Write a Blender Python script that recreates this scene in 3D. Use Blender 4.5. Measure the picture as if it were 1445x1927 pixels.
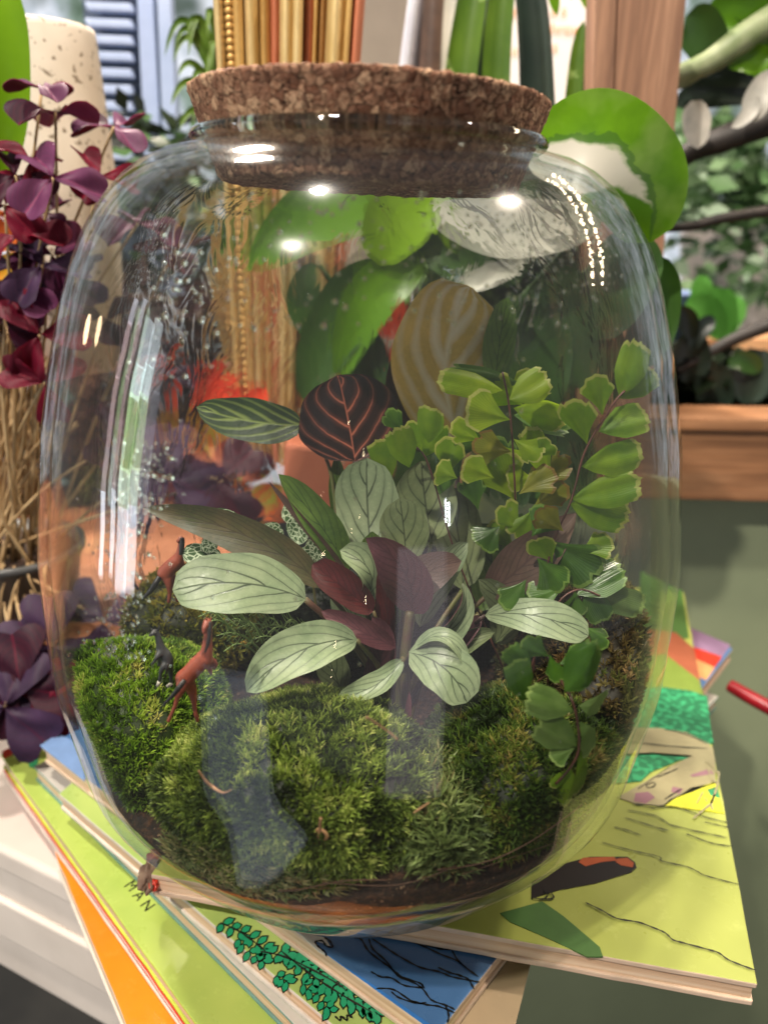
import bpy, math, random
import numpy as np
from mathutils import Vector, Matrix, noise as mn
random.seed(7); RNG = np.random.default_rng(7)
for o in list(bpy.data.objects): bpy.data.objects.remove(o)
SC = bpy.context.scene
S = 0.0066                      # one working unit in metres (the jar is 30 units = 20 cm wide)
# ------------------------------------------------------------------ camera
FPX, PW, PH = 1445.45, 1445.0, 1927.0
_pi, _ro, _ya = math.radians(20.044), math.radians(1.543), math.radians(1.623)
FW = np.array([math.sin(_ya)*math.cos(_pi), math.cos(_ya)*math.cos(_pi), -math.sin(_pi)])
_R0 = np.array([math.cos(_ya), -math.sin(_ya), 0.]); _U0 = np.cross(_R0, FW)
RT = _R0*math.cos(_ro)+_U0*math.sin(_ro); UP = -_R0*math.sin(_ro)+_U0*math.cos(_ro)
CAM = np.array([0., -36.158, 33.793])
cd = bpy.data.cameras.new('camera'); cam = bpy.data.objects.new('camera', cd); SC.collection.objects.link(cam)
cam.matrix_world = Matrix([[RT[i], UP[i], -FW[i], CAM[i]*S] for i in range(3)]+[[0, 0, 0, 1]])
cd.sensor_fit = 'VERTICAL'; cd.sensor_height = 36.0; cd.lens = FPX/PH*36.0
cd.clip_start = 0.01; cd.clip_end = 50
cd.dof.use_dof = True; cd.dof.focus_distance = 36*S; cd.dof.aperture_fstop = 9.0
SC.camera = cam
# ------------------------------------------------------------------ world, lamps, exposure
w = bpy.data.worlds.new('World'); SC.world = w; w.use_nodes = True
bg = w.node_tree.nodes['Background']; bg.inputs[0].default_value = (.80, .78, .76, 1); bg.inputs[1].default_value = .27
SC.view_settings.view_transform = 'Standard'; SC.view_settings.look = 'None'
SC.view_settings.exposure = 0.05; SC.view_settings.gamma = 1.0
SC.cycles.use_denoising = True
SC.cycles.max_bounces = 16; SC.cycles.transparent_max_bounces = 40; SC.cycles.transmission_bounces = 12
SC.cycles.sample_clamp_indirect = 6.0
def area(name, loc, target, size, power, col, sy=None):
    l = bpy.data.lights.new(name, 'AREA'); l.energy = power; l.color = col; l.size = size*S
    if sy: l.shape = 'RECTANGLE'; l.size_y = sy*S
    o = bpy.data.objects.new(name, l); SC.collection.objects.link(o)
    loc = Vector(loc)*S; o.location = loc
    o.rotation_euler = (Vector(target)*S-loc).to_track_quat('-Z', 'Y').to_euler(); return o
area('ceiling_lamp_back', (-50, 90, 150), (0, 5, 8), 14, 23, (1, .87, .73))
area('ceiling_lamp_front', (-36, -28, 190), (0, 0, 8), 9, 13, (1, .92, .80))
# the shop window at the left: panes between glazing bars, each with its own tone of sky, street or hedge
for yy, wd, segs in ((-4, 9, ((92, 16, .7, (.85, .86, 1)), (66, 30, .5, (1, .72, .74)), (34, 30, .45, (1, .70, .72)), (2, 26, .5, (.9, .74, .8)), (-32, 34, 1.3, (.85, .9, 1)))),
                     (-17, 7, ((78, 34, .35, (.72, 1, .6)), (40, 34, .35, (.7, 1, .5)), (0, 40, .5, (.8, .95, .9)))),
                     (-44, 20, ((84, 22, .7, (.82, .94, 1)), (58, 24, 1.1, (.78, .95, .95)), (30, 30, .55, (.66, 1, .42)), (-2, 30, .8, (.74, .95, .7)), (-36, 30, 1.1, (.82, .9, 1)))),
                     (-66, 16, ((70, 30, .2, (.8, .8, .9)), (36, 34, .22, (.82, .78, .95)), (-4, 40, .25, (.8, .8, .95))))):
    for zz, hh, k_, cc in segs:
        area('window_pane_light', (-248, yy, zz+10), (0, -10, 20), wd, 1.05*k_*wd*hh/600., cc, hh+4)
area('tube_light', (105, -215, 30), (2, -14, 26), 2.6, .5, (.9, .94, 1), 26)
def point(name, loc, rad, power, col):
    l = bpy.data.lights.new(name, 'POINT'); l.energy = power; l.color = col; l.shadow_soft_size = rad*S
    o = bpy.data.objects.new(name, l); SC.collection.objects.link(o); o.location = Vector(loc)*S
point('warm_bulb', (-118, 40, 45), 3.4, .5, (1, .72, .42))
for k in range(40):
    q = k/39; d_ = Vector((.50+.44*q, .62-.46*q-.012*math.sin(k*2.1), .64-.30*q+.01*math.sin(k*1.7))).normalized()
    point('fairy_light', Vector((7, -8, 35))+d_*(112+4*math.sin(k*3.3)), .9+.3*math.sin(k*2.7), .12, (1, .78, .52))
for k in range(9): point('fairy_light', (-14+18*math.sin(k*2.3), -150-8*math.cos(k*1.9), 62-11*k), .35, .012, (1, .8, .5))
area('ceiling_lamp_right', (95, 5, 165), (0, 0, 10), 7, 8, (1, .86, .70))
area('fill_lamp_left', (-75, -105, 175), (0, 10, 12), 5, 18, (1, .90, .78))  # fill lamp added to brighten the front faces of plants and background
area('added_blue_glow', (-78, -92, -84), (-4, -14, 15), 52, .55, (.74, .82, 1), 110)  # added lamp; its reflection stands in for blue jeans mirrored in the glass
area('added_mauve_glow', (62, -190, -60), (2, -14, 15), 58, .75, (.95, .84, .95), 130)  # added lamp, mirrored as a mauve column in place of a standing person
# ------------------------------------------------------------------ pixel helpers (positions read off the photograph at a chosen depth)
def ray(px, py): return FW+RT*(px-PW/2)/FPX-UP*(py-PH/2)/FPX
def AY(px, py, y): d = ray(px, py); return CAM+d*(y-CAM[1])/d[1]
def GZ(px, py, z): d = ray(px, py); return CAM+d*(z-CAM[2])/d[2]
def PXU(px, p): return px/FPX*float((np.asarray(p)-CAM)@FW)
def nrm(v): v = np.asarray(v, float); return v/(np.linalg.norm(v)+1e-12)
# ------------------------------------------------------------------ object helpers
ORG = {}
def tag(o, label=None, cat=None, group=None, kind=None):
    if label: o['label'] = label
    if cat: o['category'] = cat
    if group: o['group'] = group
    if kind: o['kind'] = kind
    return o
def empty(name, org, label, cat, group=None):
    o = bpy.data.objects.new(name, None); SC.collection.objects.link(o); o.empty_display_size = .01
    org = np.asarray(org, float); o.location = org*S; ORG[o.name] = org
    return tag(o, label, cat, group)
def mk(name, V, Fc, mats, parent=None, smooth=True, uv=None, col=None, mi=None, org=None):
    V = np.asarray(V, float)
    if parent is not None: org = ORG[parent.name]
    elif org is None:
        org = V.mean(0); org[2] = V[:, 2].min()
    me = bpy.data.meshes.new(name)
    L = (V-org)*S
    if isinstance(Fc, np.ndarray):
        n, k = Fc.shape
        me.vertices.add(len(L)); me.vertices.foreach_set('co', L.ravel())
        me.loops.add(n*k); me.loops.foreach_set('vertex_index', Fc.ravel().astype(np.int32))
        me.polygons.add(n); me.polygons.foreach_set('loop_start', np.arange(0, n*k, k, dtype=np.int32))
        me.update(calc_edges=True)
    else:
        me.from_pydata([tuple(v) for v in L], [], Fc)
    if not isinstance(mats, (list, tuple)): mats = [mats]
    for m in mats: me.materials.append(m)
    if mi is not None: me.polygons.foreach_set('material_index', np.asarray(mi, np.int32))
    if smooth: me.polygons.foreach_set('use_smooth', np.ones(len(me.polygons), bool))
    if uv is not None:
        ul = me.uv_layers.new(name='UVMap'); vi = np.zeros(len(me.loops), np.int32); me.loops.foreach_get('vertex_index', vi)
        ul.data.foreach_set('uv', np.asarray(uv, float)[vi].ravel())
    if col is not None:
        a = me.color_attributes.new('Col', 'FLOAT_COLOR', 'POINT')
        a.data.foreach_set('color', np.concatenate([np.asarray(col, float), np.ones((len(V), 1))], 1).ravel())
    me.update()
    o = bpy.data.objects.new(name, me); SC.collection.objects.link(o)
    if parent is not None: o.parent = parent
    else: o.location = np.asarray(org)*S
    ORG[o.name] = np.asarray(org, float)
    return o
def tube(name, pts, rad, mat, parent=None, seg=7, res=6):
    """swept tube through points (Catmull-Rom), rad = number or list"""
    P = np.asarray(pts, float); n = len(P)
    Rr = np.full(n, rad, float) if np.isscalar(rad) else np.asarray(rad, float)
    V, F = tube_g(P, Rr, seg, res)
    return mk(name, V, F, mat, parent)
def catmull(P, res):
    P = np.asarray(P, float); n = len(P); out = []
    for i in range(n-1):
        a = P[max(i-1, 0)]; b = P[i]; c = P[i+1]; d = P[min(i+2, n-1)]
        for k in range(res):
            t = k/res
            out.append(.5*((2*b)+(-a+c)*t+(2*a-5*b+4*c-d)*t*t+(-a+3*b-3*c+d)*t**3))
    out.append(P[-1]); return np.array(out)
def tube_g(P, Rr, seg=7, res=6, off=0):
    Q = catmull(P, res) if len(P) > 2 else np.asarray(P, float)
    rr = np.interp(np.linspace(0, 1, len(Q)), np.linspace(0, 1, len(Rr)), Rr)
    T = np.gradient(Q, axis=0); V = []; a = None
    for i, q in enumerate(Q):
        t = nrm(T[i])
        if a is None: a = nrm(np.cross(t, [0.3, .2, 1.]))
        a = nrm(a-t*(a@t)); b = np.cross(t, a)
        for k in range(seg):
            w_ = 2*math.pi*k/seg; V.append(q+rr[i]*(a*math.cos(w_)+b*math.sin(w_)))
    F = []
    for i in range(len(Q)-1):
        for k in range(seg):
            F.append((off+i*seg+k, off+i*seg+(k+1) % seg, off+(i+1)*seg+(k+1) % seg, off+(i+1)*seg+k))
    F.append(tuple(off+k for k in range(seg))[::-1]); F.append(tuple(off+(len(Q)-1)*seg+k for k in range(seg)))
    return np.array(V), F
def lathe_g(prof, n=96, ctr=(0, 0)):
    V = []; F = []
    for r, z in prof:
        for k in range(n):
            t = 2*math.pi*k/n; V.append((ctr[0]+r*math.cos(t), ctr[1]+r*math.sin(t), z))
    m = len(prof)
    for i in range(m-1):
        for k in range(n): F.append((i*n+k, i*n+(k+1) % n, (i+1)*n+(k+1) % n, (i+1)*n+k))
    return np.array(V), np.array(F)
def box_g(c, e0, e1, e2):
    """box from corner c with edge vectors"""
    c, e0, e1, e2 = [np.asarray(v, float) for v in (c, e0, e1, e2)]
    V = [c, c+e0, c+e0+e1, c+e1, c+e2, c+e0+e2, c+e0+e1+e2, c+e1+e2]
    return np.array(V), [(0, 3, 2, 1), (4, 5, 6, 7), (0, 1, 5, 4), (1, 2, 6, 5), (2, 3, 7, 6), (3, 0, 4, 7)]
def bevel(o, wdt, seg=2):
    m = o.modifiers.new('bevel', 'BEVEL'); m.width = wdt*S; m.segments = seg; m.limit_method = 'ANGLE'; return o
# ------------------------------------------------------------------ materials
class NT:
    def __init__(s, name):
        s.m = bpy.data.materials.new(name); s.m.use_nodes = True; s.t = s.m.node_tree
        s.b = s.t.nodes['Principled BSDF']; s.out = s.t.nodes['Material Output']
    def n(s, ty, **kw):
        x = s.t.nodes.new(ty)
        for k, v in kw.items():
            if k in x.inputs: s.put(x.inputs[k], v)
            else: setattr(x, k, v)
        return x
    def put(s, inp, v):
        if isinstance(v, bpy.types.NodeSocket): s.t.links.new(v, inp)
        elif isinstance(v, bpy.types.Node): s.t.links.new(v.outputs[0], inp)
        else:
            if isinstance(v, (tuple, list)) and len(v) == 3 and inp.type == 'RGBA': v = (*v, 1)
            inp.default_value = v
    def math(s, op, a, b=0., c=0., clamp=False):
        x = s.t.nodes.new('ShaderNodeMath'); x.operation = op; x.use_clamp = clamp
        s.put(x.inputs[0], a); s.put(x.inputs[1], b); s.put(x.inputs[2], c); return x.outputs[0]
    def mix(s, f, a, b):
        x = s.t.nodes.new('ShaderNodeMix'); x.data_type = 'RGBA'
        s.put(x.inputs[0], f); s.put(x.inputs[6], a); s.put(x.inputs[7], b); return x.outputs[2]
    def ramp(s, f, stops, interp='LINEAR'):
        x = s.t.nodes.new('ShaderNodeValToRGB'); x.color_ramp.interpolation = interp; e = x.color_ramp.elements
        while len(e) < len(stops): e.new(.5)
        for k, (p, c) in enumerate(stops): e[k].position = p; e[k].color = (*c, 1) if len(c) == 3 else c
        s.put(x.inputs[0], f); return x.outputs[0]
    def obj(s, scale=(1, 1, 1)):
        tc = s.n('ShaderNodeTexCoord'); mp = s.n('ShaderNodeMapping'); s.put(mp.inputs[0], tc.outputs['Object'])
        mp.inputs['Scale'].default_value = scale; return mp.outputs[0]
    def noise(s, size, detail=4, vec=None, rough=.55, dist=0.):
        x = s.n('ShaderNodeTexNoise'); s.put(x.inputs['Vector'], vec if vec is not None else s.obj())
        x.inputs['Scale'].default_value = 1/(size*S); x.inputs['Detail'].default_value = detail
        x.inputs['Roughness'].default_value = rough; x.inputs['Distortion'].default_value = dist; return x.outputs[0]
    def bump(s, h, strength=.3, dist=.1):
        x = s.n('ShaderNodeBump'); s.put(x.inputs['Height'], h); x.inputs['Strength'].default_value = strength
        x.inputs['Distance'].default_value = dist*S; s.put(s.b.inputs['Normal'], x.outputs[0]); return x.outputs[0]
    def set(s, **kw):
        for k, v in kw.items(): s.put(s.b.inputs[k.replace('_', ' ')], v)
        return s.m
def hexc(r, g, b): return tuple(((c/255+.055)/1.055)**2.4 if c > 10 else c/255/12.92 for c in (r, g, b))
def simple(name, c1, c2=None, size=2., rough=.6, bump=.15, bsize=None, spec=.5, stretch=(1, 1, 1), lo=.35, hi=.65, coat=0, metal=0):
    t = NT(name); c2 = c2 or tuple(c*.75 for c in c1)
    v = t.obj(stretch); f = t.noise(size, 5, v)
    t.set(Base_Color=t.ramp(f, [(lo, c1), (hi, c2)]), Roughness=rough, Specular_IOR_Level=spec, Coat_Weight=coat, Metallic=metal)
    if bump: t.bump(t.noise(bsize or size*.3, 4, v), bump, .15)
    return t.m
def glass_mat(name, refl=.045, tint=(.80, .85, .80), dark=.75, bump=.005, film=0.):
    """clear glass sheet: Fresnel reflection over straight transmission, tinted along the longer grazing path"""
    t = NT(name); lw = t.n('ShaderNodeLayerWeight'); lw.inputs[0].default_value = .5
    fac = lw.outputs['Facing']
    p5 = t.math('POWER', fac, 5.); f = t.math('ADD', t.math('MULTIPLY', p5, .55), refl, clamp=True)
    gl = t.n('ShaderNodeBsdfGlossy'); gl.inputs['Roughness'].default_value = .015
    gl.inputs['Color'].default_value = (1, 1, 1, 1)
    bp = t.n('ShaderNodeBump'); bp.inputs['Strength'].default_value = bump; bp.inputs['Distance'].default_value = 1.2*S
    t.put(bp.inputs['Height'], t.noise(2.6, 3, t.obj((1, 1, .35)))); t.put(gl.inputs['Normal'], bp.outputs[0])
    tr = t.n('ShaderNodeBsdfTransparent')
    t.put(tr.inputs[0], t.mix(t.math('MULTIPLY', t.math('POWER', fac, 3.5), dark), (.985, .99, .985), tint))
    g2 = t.n('ShaderNodeBsdfGlossy'); g2.inputs['Roughness'].default_value = .16; gm = t.n('ShaderNodeMixShader')
    sm = t.ramp(t.noise(5., 5, t.obj((1, 1, .4)), .65), [(.38, (.06, .06, .06)), (.7, (.42, .42, .42))])
    t.put(gm.inputs[0], sm); t.put(gm.inputs[1], gl.outputs[0]); t.put(gm.inputs[2], g2.outputs[0])
    src = tr.outputs[0]
    if film:   # condensation running down the inside of the far wall: bends and softens what lies behind it
        g = t.n('ShaderNodeNewGeometry'); sp = t.n('ShaderNodeSeparateXYZ'); t.put(sp.inputs[0], t.n('ShaderNodeTexCoord').outputs['Object'])
        yy = t.math('MULTIPLY', t.math('SUBTRACT', sp.outputs[1], 1.5*S), 1/(3*S), clamp=True)
        zt_ = t.math('MULTIPLY', t.math('SUBTRACT', 36.4*S, sp.outputs[2]), 1/(1.2*S), clamp=True); zb_ = t.math('MULTIPLY', t.math('SUBTRACT', sp.outputs[2], 11*S), 1/(3*S), clamp=True)
        patch_ = t.ramp(t.noise(4.5, 4, t.obj((1, 1, .3)), .6), [(.32, (.45, .45, .45)), (.6, (1, 1, 1))])
        ff = t.math('MULTIPLY', t.math('MULTIPLY', t.math('MULTIPLY', yy, zt_), zb_), t.math('MULTIPLY', patch_, film))
        rf = t.n('ShaderNodeBsdfRefraction'); rf.inputs['IOR'].default_value = 1.12; rf.inputs['Roughness'].default_value = .26; rf.inputs['Color'].default_value = (.97, .98, .97, 1)
        b2 = t.n('ShaderNodeBump'); b2.inputs['Strength'].default_value = 1.; b2.inputs['Distance'].default_value = 1.3*S
        t.put(b2.inputs['Height'], t.noise(2.4, 3, t.obj((1, 1, .45)), .5, .8)); t.put(rf.inputs['Normal'], b2.outputs[0])
        m2 = t.n('ShaderNodeMixShader'); t.put(m2.inputs[0], ff); t.put(m2.inputs[1], tr.outputs[0]); t.put(m2.inputs[2], rf.outputs[0]); src = m2.outputs[0]
    mx = t.n('ShaderNodeMixShader'); t.put(mx.inputs[0], f); t.put(mx.inputs[1], src); t.put(mx.inputs[2], gm.outputs[0])
    t.put(t.out.inputs[0], mx.outputs[0]); return t.m
def real_glass(name, ior=1.5, col=(1, 1, 1), rough=0.):
    t = NT(name); g = t.n('ShaderNodeBsdfGlass'); g.inputs['IOR'].default_value = ior
    g.inputs['Color'].default_value = (*col, 1); g.inputs['Roughness'].default_value = rough
    t.put(t.out.inputs[0], g.outputs[0]); return t.m
def leafy(t, color, rough=.45, trans=.3, spec=.5, tcol=None):
    """principled leaf with some light coming through it"""
    t.set(Base_Color=color, Roughness=rough, Specular_IOR_Level=spec)
    if trans > 0:
        tl = t.n('ShaderNodeBsdfTranslucent'); t.put(tl.inputs[0], tcol if tcol is not None else color)
        mx = t.n('ShaderNodeMixShader'); mx.inputs[0].default_value = trans
        t.put(mx.inputs[1], t.b.outputs[0]); t.put(mx.inputs[2], tl.outputs[0]); t.put(t.out.inputs[0], mx.outputs[0])
    return t.m
def vein_mat(name, base, base2, vein, n=6., slant=.42, width=.10, strength=.9, rough=.4, trans=.25, mid=.03, edge=None, streak=None, bumps=.25):
    t = NT(name); uv = t.n('ShaderNodeUVMap'); sp = t.n('ShaderNodeSeparateXYZ'); t.put(sp.inputs[0], uv.outputs[0])
    u = sp.outputs[0]; v = t.math('SUBTRACT', t.math('MULTIPLY', sp.outputs[1], 2.), 1.)
    nz = t.noise(3.2, 3); nz2 = t.math('MULTIPLY', t.math('SUBTRACT', nz, .5), .16)
    a = t.math('ABSOLUTE', v); a2 = t.math('POWER', a, 1.7)
    nz2 = t.math('ADD', nz2, t.math('MULTIPLY', t.math('SUBTRACT', t.noise(.9, 3), .5), .05))
    q = t.math('SUBTRACT', t.math('ADD', u, nz2), t.math('MULTIPLY', a2, slant*.55))
    q = t.math('SUBTRACT', q, t.math('MULTIPLY', a, slant*.45))
    side = t.math('MULTIPLY', t.math('GREATER_THAN', v, 0.), .37)
    ph = t.math('FRACT', t.math('ADD', t.math('MULTIPLY', q, n), side))
    d = t.math('ABSOLUTE', t.math('SUBTRACT', ph, .5))
    wv = t.math('MULTIPLY', t.math('ADD', .35, t.noise(1.2, 3)), width*1.15)
    line = t.math('SUBTRACT', 1., t.math('DIVIDE', d, wv), clamp=True)
    halo = t.math('MULTIPLY', t.math('SUBTRACT', 1., t.math('DIVIDE', d, .3), clamp=True), .35)
    line = t.math('POWER', line, .6)
    line = t.math('MULTIPLY', line, t.math('SUBTRACT', 1.15, a, clamp=True))
    midl = t.math('SUBTRACT', 1., t.math('DIVIDE', a, mid*1.6), clamp=True)
    mask = t.math('MULTIPLY', t.math('MAXIMUM', line, midl), strength, clamp=True)
    fine = t.math('ABSOLUTE', t.math('SUBTRACT', t.math('FRACT', t.math('MULTIPLY', q, n*7)), .5))
    c = t.ramp(t.noise(1.5, 5), [(.32, base), (.68, base2)])
    c = t.mix(t.math('MULTIPLY', fine, .34), c, tuple(x*.62 for x in base))
    c = t.mix(halo, c, tuple(.5*x+.5*y_ for x, y_ in zip(base2, vein)))
    c = t.mix(t.math('MULTIPLY', t.ramp(t.noise(.22, 4, None, .7), [(.5, (0, 0, 0)), (.7, (1, 1, 1))]), .3), c, tuple(min(1, x*1.35) for x in base))
    if streak: # streak: (colour, inner limit, outer limit)
        f2 = t.math('ADD', t.noise(1.1, 4, t.obj((1, 1, 1))), 0.)
        f2 = t.math('GREATER_THAN', f2, streak[1]); c = t.mix(t.math('MULTIPLY', f2, .85), c, streak[0])
    c = t.mix(mask, c, vein)
    if edge: c = t.mix(t.math('GREATER_THAN', a, .93), c, edge)
    t.bump(t.math('ADD', t.math('MULTIPLY', mask, -.6), t.noise(.35, 3)), bumps, .08)
    rg = t.math('ADD', t.math('MULTIPLY', t.noise(1.1, 4), .4), rough-.2)
    return leafy(t, c, rg, trans)
def speck_mat(name, c1, c2, spot, size=1., th=.62, rough=.5, trans=.3, n=3):
    t = NT(name); c = t.ramp(t.noise(size*2.5, 4), [(.35, c1), (.65, c2)])
    f = t.ramp(t.noise(size, n), [(th, (0, 0, 0)), (th+.04, (1, 1, 1))]); c = t.mix(f, c, spot)
    t.bump(t.noise(.5, 3), .12, .06)
    return leafy(t, c, rough, trans)
# ------------------------------------------------------------------ leaf geometry
def leaf_g(p0, p1, p2, width, N=None, a=.55, b=.75, cup=.15, n=16, m=8, wave=0., tilt=0., th=.05, droop=0., fold=0., tipw=0.):
    p0, p1, p2 = [np.asarray(p, float) for p in (p0, p1, p2)]
    ctl = 2*p1-(p0+p2)/2
    if N is None: N = nrm(CAM-p1)
    N = nrm(N); t = np.linspace(0, 1, n+1); L = np.linalg.norm(p2-p0)
    Q = ((1-t)**2)[:, None]*p0+(2*t*(1-t))[:, None]*ctl+(t**2)[:, None]*p2
    T = np.gradient(Q, axis=0); prof = (t+1e-4)**a*(1-t+1e-4)**b
    tt = np.linspace(0, 1, 200); prof = prof/((tt+1e-4)**a*(1-tt+1e-4)**b).max()
    ph = RNG.uniform(0, 6.28, 4)
    top = []; bot = []; uv = []
    for i in range(n+1):
        tg = nrm(T[i]); s = nrm(np.cross(tg, N)); nn = nrm(np.cross(s, tg))
        if tilt: s, nn = s*math.cos(tilt)+nn*math.sin(tilt), -s*math.sin(tilt)+nn*math.cos(tilt)
        for j in range(m+1):
            v = -1+2*j/m; w_ = prof[i]*width/2
            lift = cup*w_*v*v - fold*w_*abs(v) + wave*width*abs(v)**1.5*(math.sin(9*t[i]+ph[0]+(1.5 if v > 0 else 0))+.6*math.sin(17*t[i]+ph[1]+v)) - droop*L*t[i]**2
            q = Q[i]+s*(v*w_*(1+.03*math.sin(13*t[i]+ph[2]+3*(v > 0))))+nn*lift
            hh = th*(1-v*v)*min(1, prof[i]*2)
            top.append(q+nn*(hh*.5+.004)); bot.append(q-nn*(hh*.5+.004)); uv.append((t[i], v*.5+.5))
    V = np.array(top+bot); k = (n+1)*(m+1); F = []; mi = []
    for i in range(n):
        for j in range(m):
            a_ = i*(m+1)+j; F.append((a_, a_+1, a_+m+2, a_+m+1)); mi.append(0)
            F.append((k+a_, k+a_+m+1, k+a_+m+2, k+a_+1)); mi.append(1)
    return V, np.array(F), np.array(uv+uv), mi
def leaf(parent, px0, px1, px2, y0, y1, y2, wpx, mats, name='leaf', Noff=(0, 0, 0), **kw):
    P0, P1, P2 = AY(*px0, y0), AY(*px1, y1), AY(*px2, y2)
    N = nrm(CAM-P1)+np.array(Noff, float)
    V, F, uv, mi = leaf_g(P0, P1, P2, PXU(wpx, P1), N, **kw)
    return mk(name, V, F, mats, parent, uv=uv, mi=mi)
def jar_clip(V, gap=.75):
    r = np.hypot(V[:, 0], V[:, 1]); R_ = jar_r(V[:, 2])-gap; k = np.minimum(1, R_/np.maximum(r, 1e-6))
    V = V.copy(); V[:, 0] *= k; V[:, 1] *= k; return V
# ------------------------------------------------------------------ jar profile
JF = np.array([0, .03, .08, .15, .25, .4, .55, .7, .8, .87, .92, .96, .985, 1.0])*36.37
JR = np.array([6.81, 7.78, 9.38, 11.59, 14.2, 15.11, 15.08, 14.33, 13.50, 12.72, 11.98, 11.0, 10.15, 9.3])
_zz = np.linspace(0, 36.37, 200); _k = np.exp(-np.linspace(-2, 2, 13)**2); _k /= _k.sum()
_rr = np.interp(_zz, JF, JR); _pd = np.concatenate([2*_rr[0]-_rr[6:0:-1], _rr, 2*_rr[-1]-_rr[-2:-8:-1]]); _rs = np.convolve(_pd, _k, 'valid')
def jar_r(z): return np.interp(z, _zz, _rs)
M = {}
M['glass'] = glass_mat('clear_jar_glass')
M['glass_wet'] = glass_mat('misted_inner_glass', film=.68)
M['lip'] = real_glass('thick_rim_glass', 1.5, (.93, .97, .95))
outer = [(0.05, .25), (3, .15), (5.2, 0.), (6.1, .02)]+[(float(jar_r(z)), z) for z in np.concatenate([[.25, .6], np.linspace(1, 36.2, 70)])]
outer += [(8.7, 36.62), (8.0, 36.8), (7.55, 36.95), (7.25, 37.1)]
inner = [(7.0, 37.0), (7.3, 36.6), (8.1, 36.4)]+[(float(jar_r(z))-.45, z) for z in np.linspace(36.0, 1.6, 66)]+[(7.2, 1.2), (5.5, 1.0), (.05, 1.0)]
jar = empty('glass_jar', (0, 0, 0), 'large clear rounded glass terrarium jar standing on the fanned stack of books', 'jar')
V, F = lathe_g(outer, 144); mk('outer_wall', V, F, M['glass'], jar)
V, F = lathe_g(inner, 144); mk('inner_wall', V, F[:, ::-1], M['glass_wet'], jar)
t_ = np.linspace(0, 2*math.pi, 13)[:-1]
ringp = [(7.22+.30*math.cos(a)+.0, 37.28+.26*math.sin(a)) for a in np.linspace(0, 2*math.pi, 15)]
V, F = lathe_g(ringp, 144); mk('rim', V, F, M['lip'], jar)
# ------------------------------------------------------------------ cork lid
def cork_material():
    t = NT('granulated_cork'); v = t.obj()
    nz = t.n('ShaderNodeTexNoise'); t.put(nz.inputs['Vector'], v); nz.inputs['Scale'].default_value = 1/(.5*S)
    mv = t.n('ShaderNodeMix'); mv.data_type = 'VECTOR'; mv.inputs[0].default_value = .0022
    ad = t.n('ShaderNodeVectorMath'); ad.operation = 'MULTIPLY_ADD'; t.put(ad.inputs[0], nz.outputs[1]); ad.inputs[1].default_value = (.45*S,)*3; t.put(ad.inputs[2], v)
    vo = t.n('ShaderNodeTexVoronoi'); t.put(vo.inputs['Vector'], ad.outputs[0]); vo.inputs['Scale'].default_value = 1/(.42*S)
    vd = t.n('ShaderNodeTexVoronoi'); vd.feature = 'DISTANCE_TO_EDGE'; t.put(vd.inputs['Vector'], ad.outputs[0]); vd.inputs['Scale'].default_value = 1/(.42*S)
    sx = t.n('ShaderNodeSeparateColor'); t.put(sx.inputs[0], vo.outputs['Color'])
    c = t.ramp(sx.outputs[0], [(0, hexc(112, 78, 62)), (.3, hexc(150, 112, 90)), (.65, hexc(166, 128, 102)), (1, hexc(200, 164, 132))])
    fn = t.noise(.16, 4, v, .7); c = t.mix(t.ramp(fn, [(.38, (1, 1, 1)), (.55, (0, 0, 0))]), c, hexc(112, 72, 52))
    hole = t.ramp(t.noise(.30, 3, v, .6, 1.2), [(.33, (1, 1, 1)), (.40, (0, 0, 0))])
    c = t.mix(hole, c, hexc(52, 30, 22))
    gap = t.ramp(vd.outputs[0], [(.0, (1, 1, 1)), (.10, (0, 0, 0))]); gm = t.math('MULTIPLY', gap, t.ramp(t.noise(.8, 2, v), [(.4, (.2, .2, .2)), (.6, (1, 1, 1))]))
    c = t.mix(t.math('MULTIPLY', gm, .6), c, hexc(76, 48, 36))
    t.set(Base_Color=c, Roughness=.85, Specular_IOR_Level=.2)
    h = t.math('SUBTRACT', t.math('ADD', t.math('MULTIPLY', fn, .5), sx.outputs[0]), t.math('MULTIPLY', t.math('ADD', hole, gm), 1.0))
    t.bump(h, .8, .16); return t.m
M['cork'] = cork_material()
def rough_lathe(prof, n, amp, size):
    V, F = lathe_g(prof, n)
    out = V.copy()
    for i, p in enumerate(V):
        q = Vector(p)/size; d = mn.noise(q)*.6+mn.noise(q*2.3)*.5; rr = math.hypot(p[0], p[1])+1e-6
        if rr > .5: out[i, 0] += p[0]/rr*d*amp; out[i, 1] += p[1]/rr*d*amp
        out[i, 2] += mn.noise(q*1.7+Vector((5, 5, 5)))*amp*.8
    return out, F
prof = [(.02, 35.5), (3, 35.5), (5.95, 35.5), (6.3, 35.58)]+[(6.38+(z-35.7)*.345, z) for z in np.linspace(35.7, 38.75, 20)]+[(7.46, 38.9), (7.3, 38.98), (5, 39.0), (2.5, 39.0), (.02, 39.0)]
V, F = rough_lathe(prof, 360, .10, .35)
# the stopper sits a little crooked in the neck
tl = .0173; V[:, 2] += -V[:, 0]*tl
tag(mk('cork_lid', V, F, M['cork'], org=(0, 0, 35)), 'thick round stopper of granulated brown cork pressed into the neck of the jar', 'cork lid')
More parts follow.
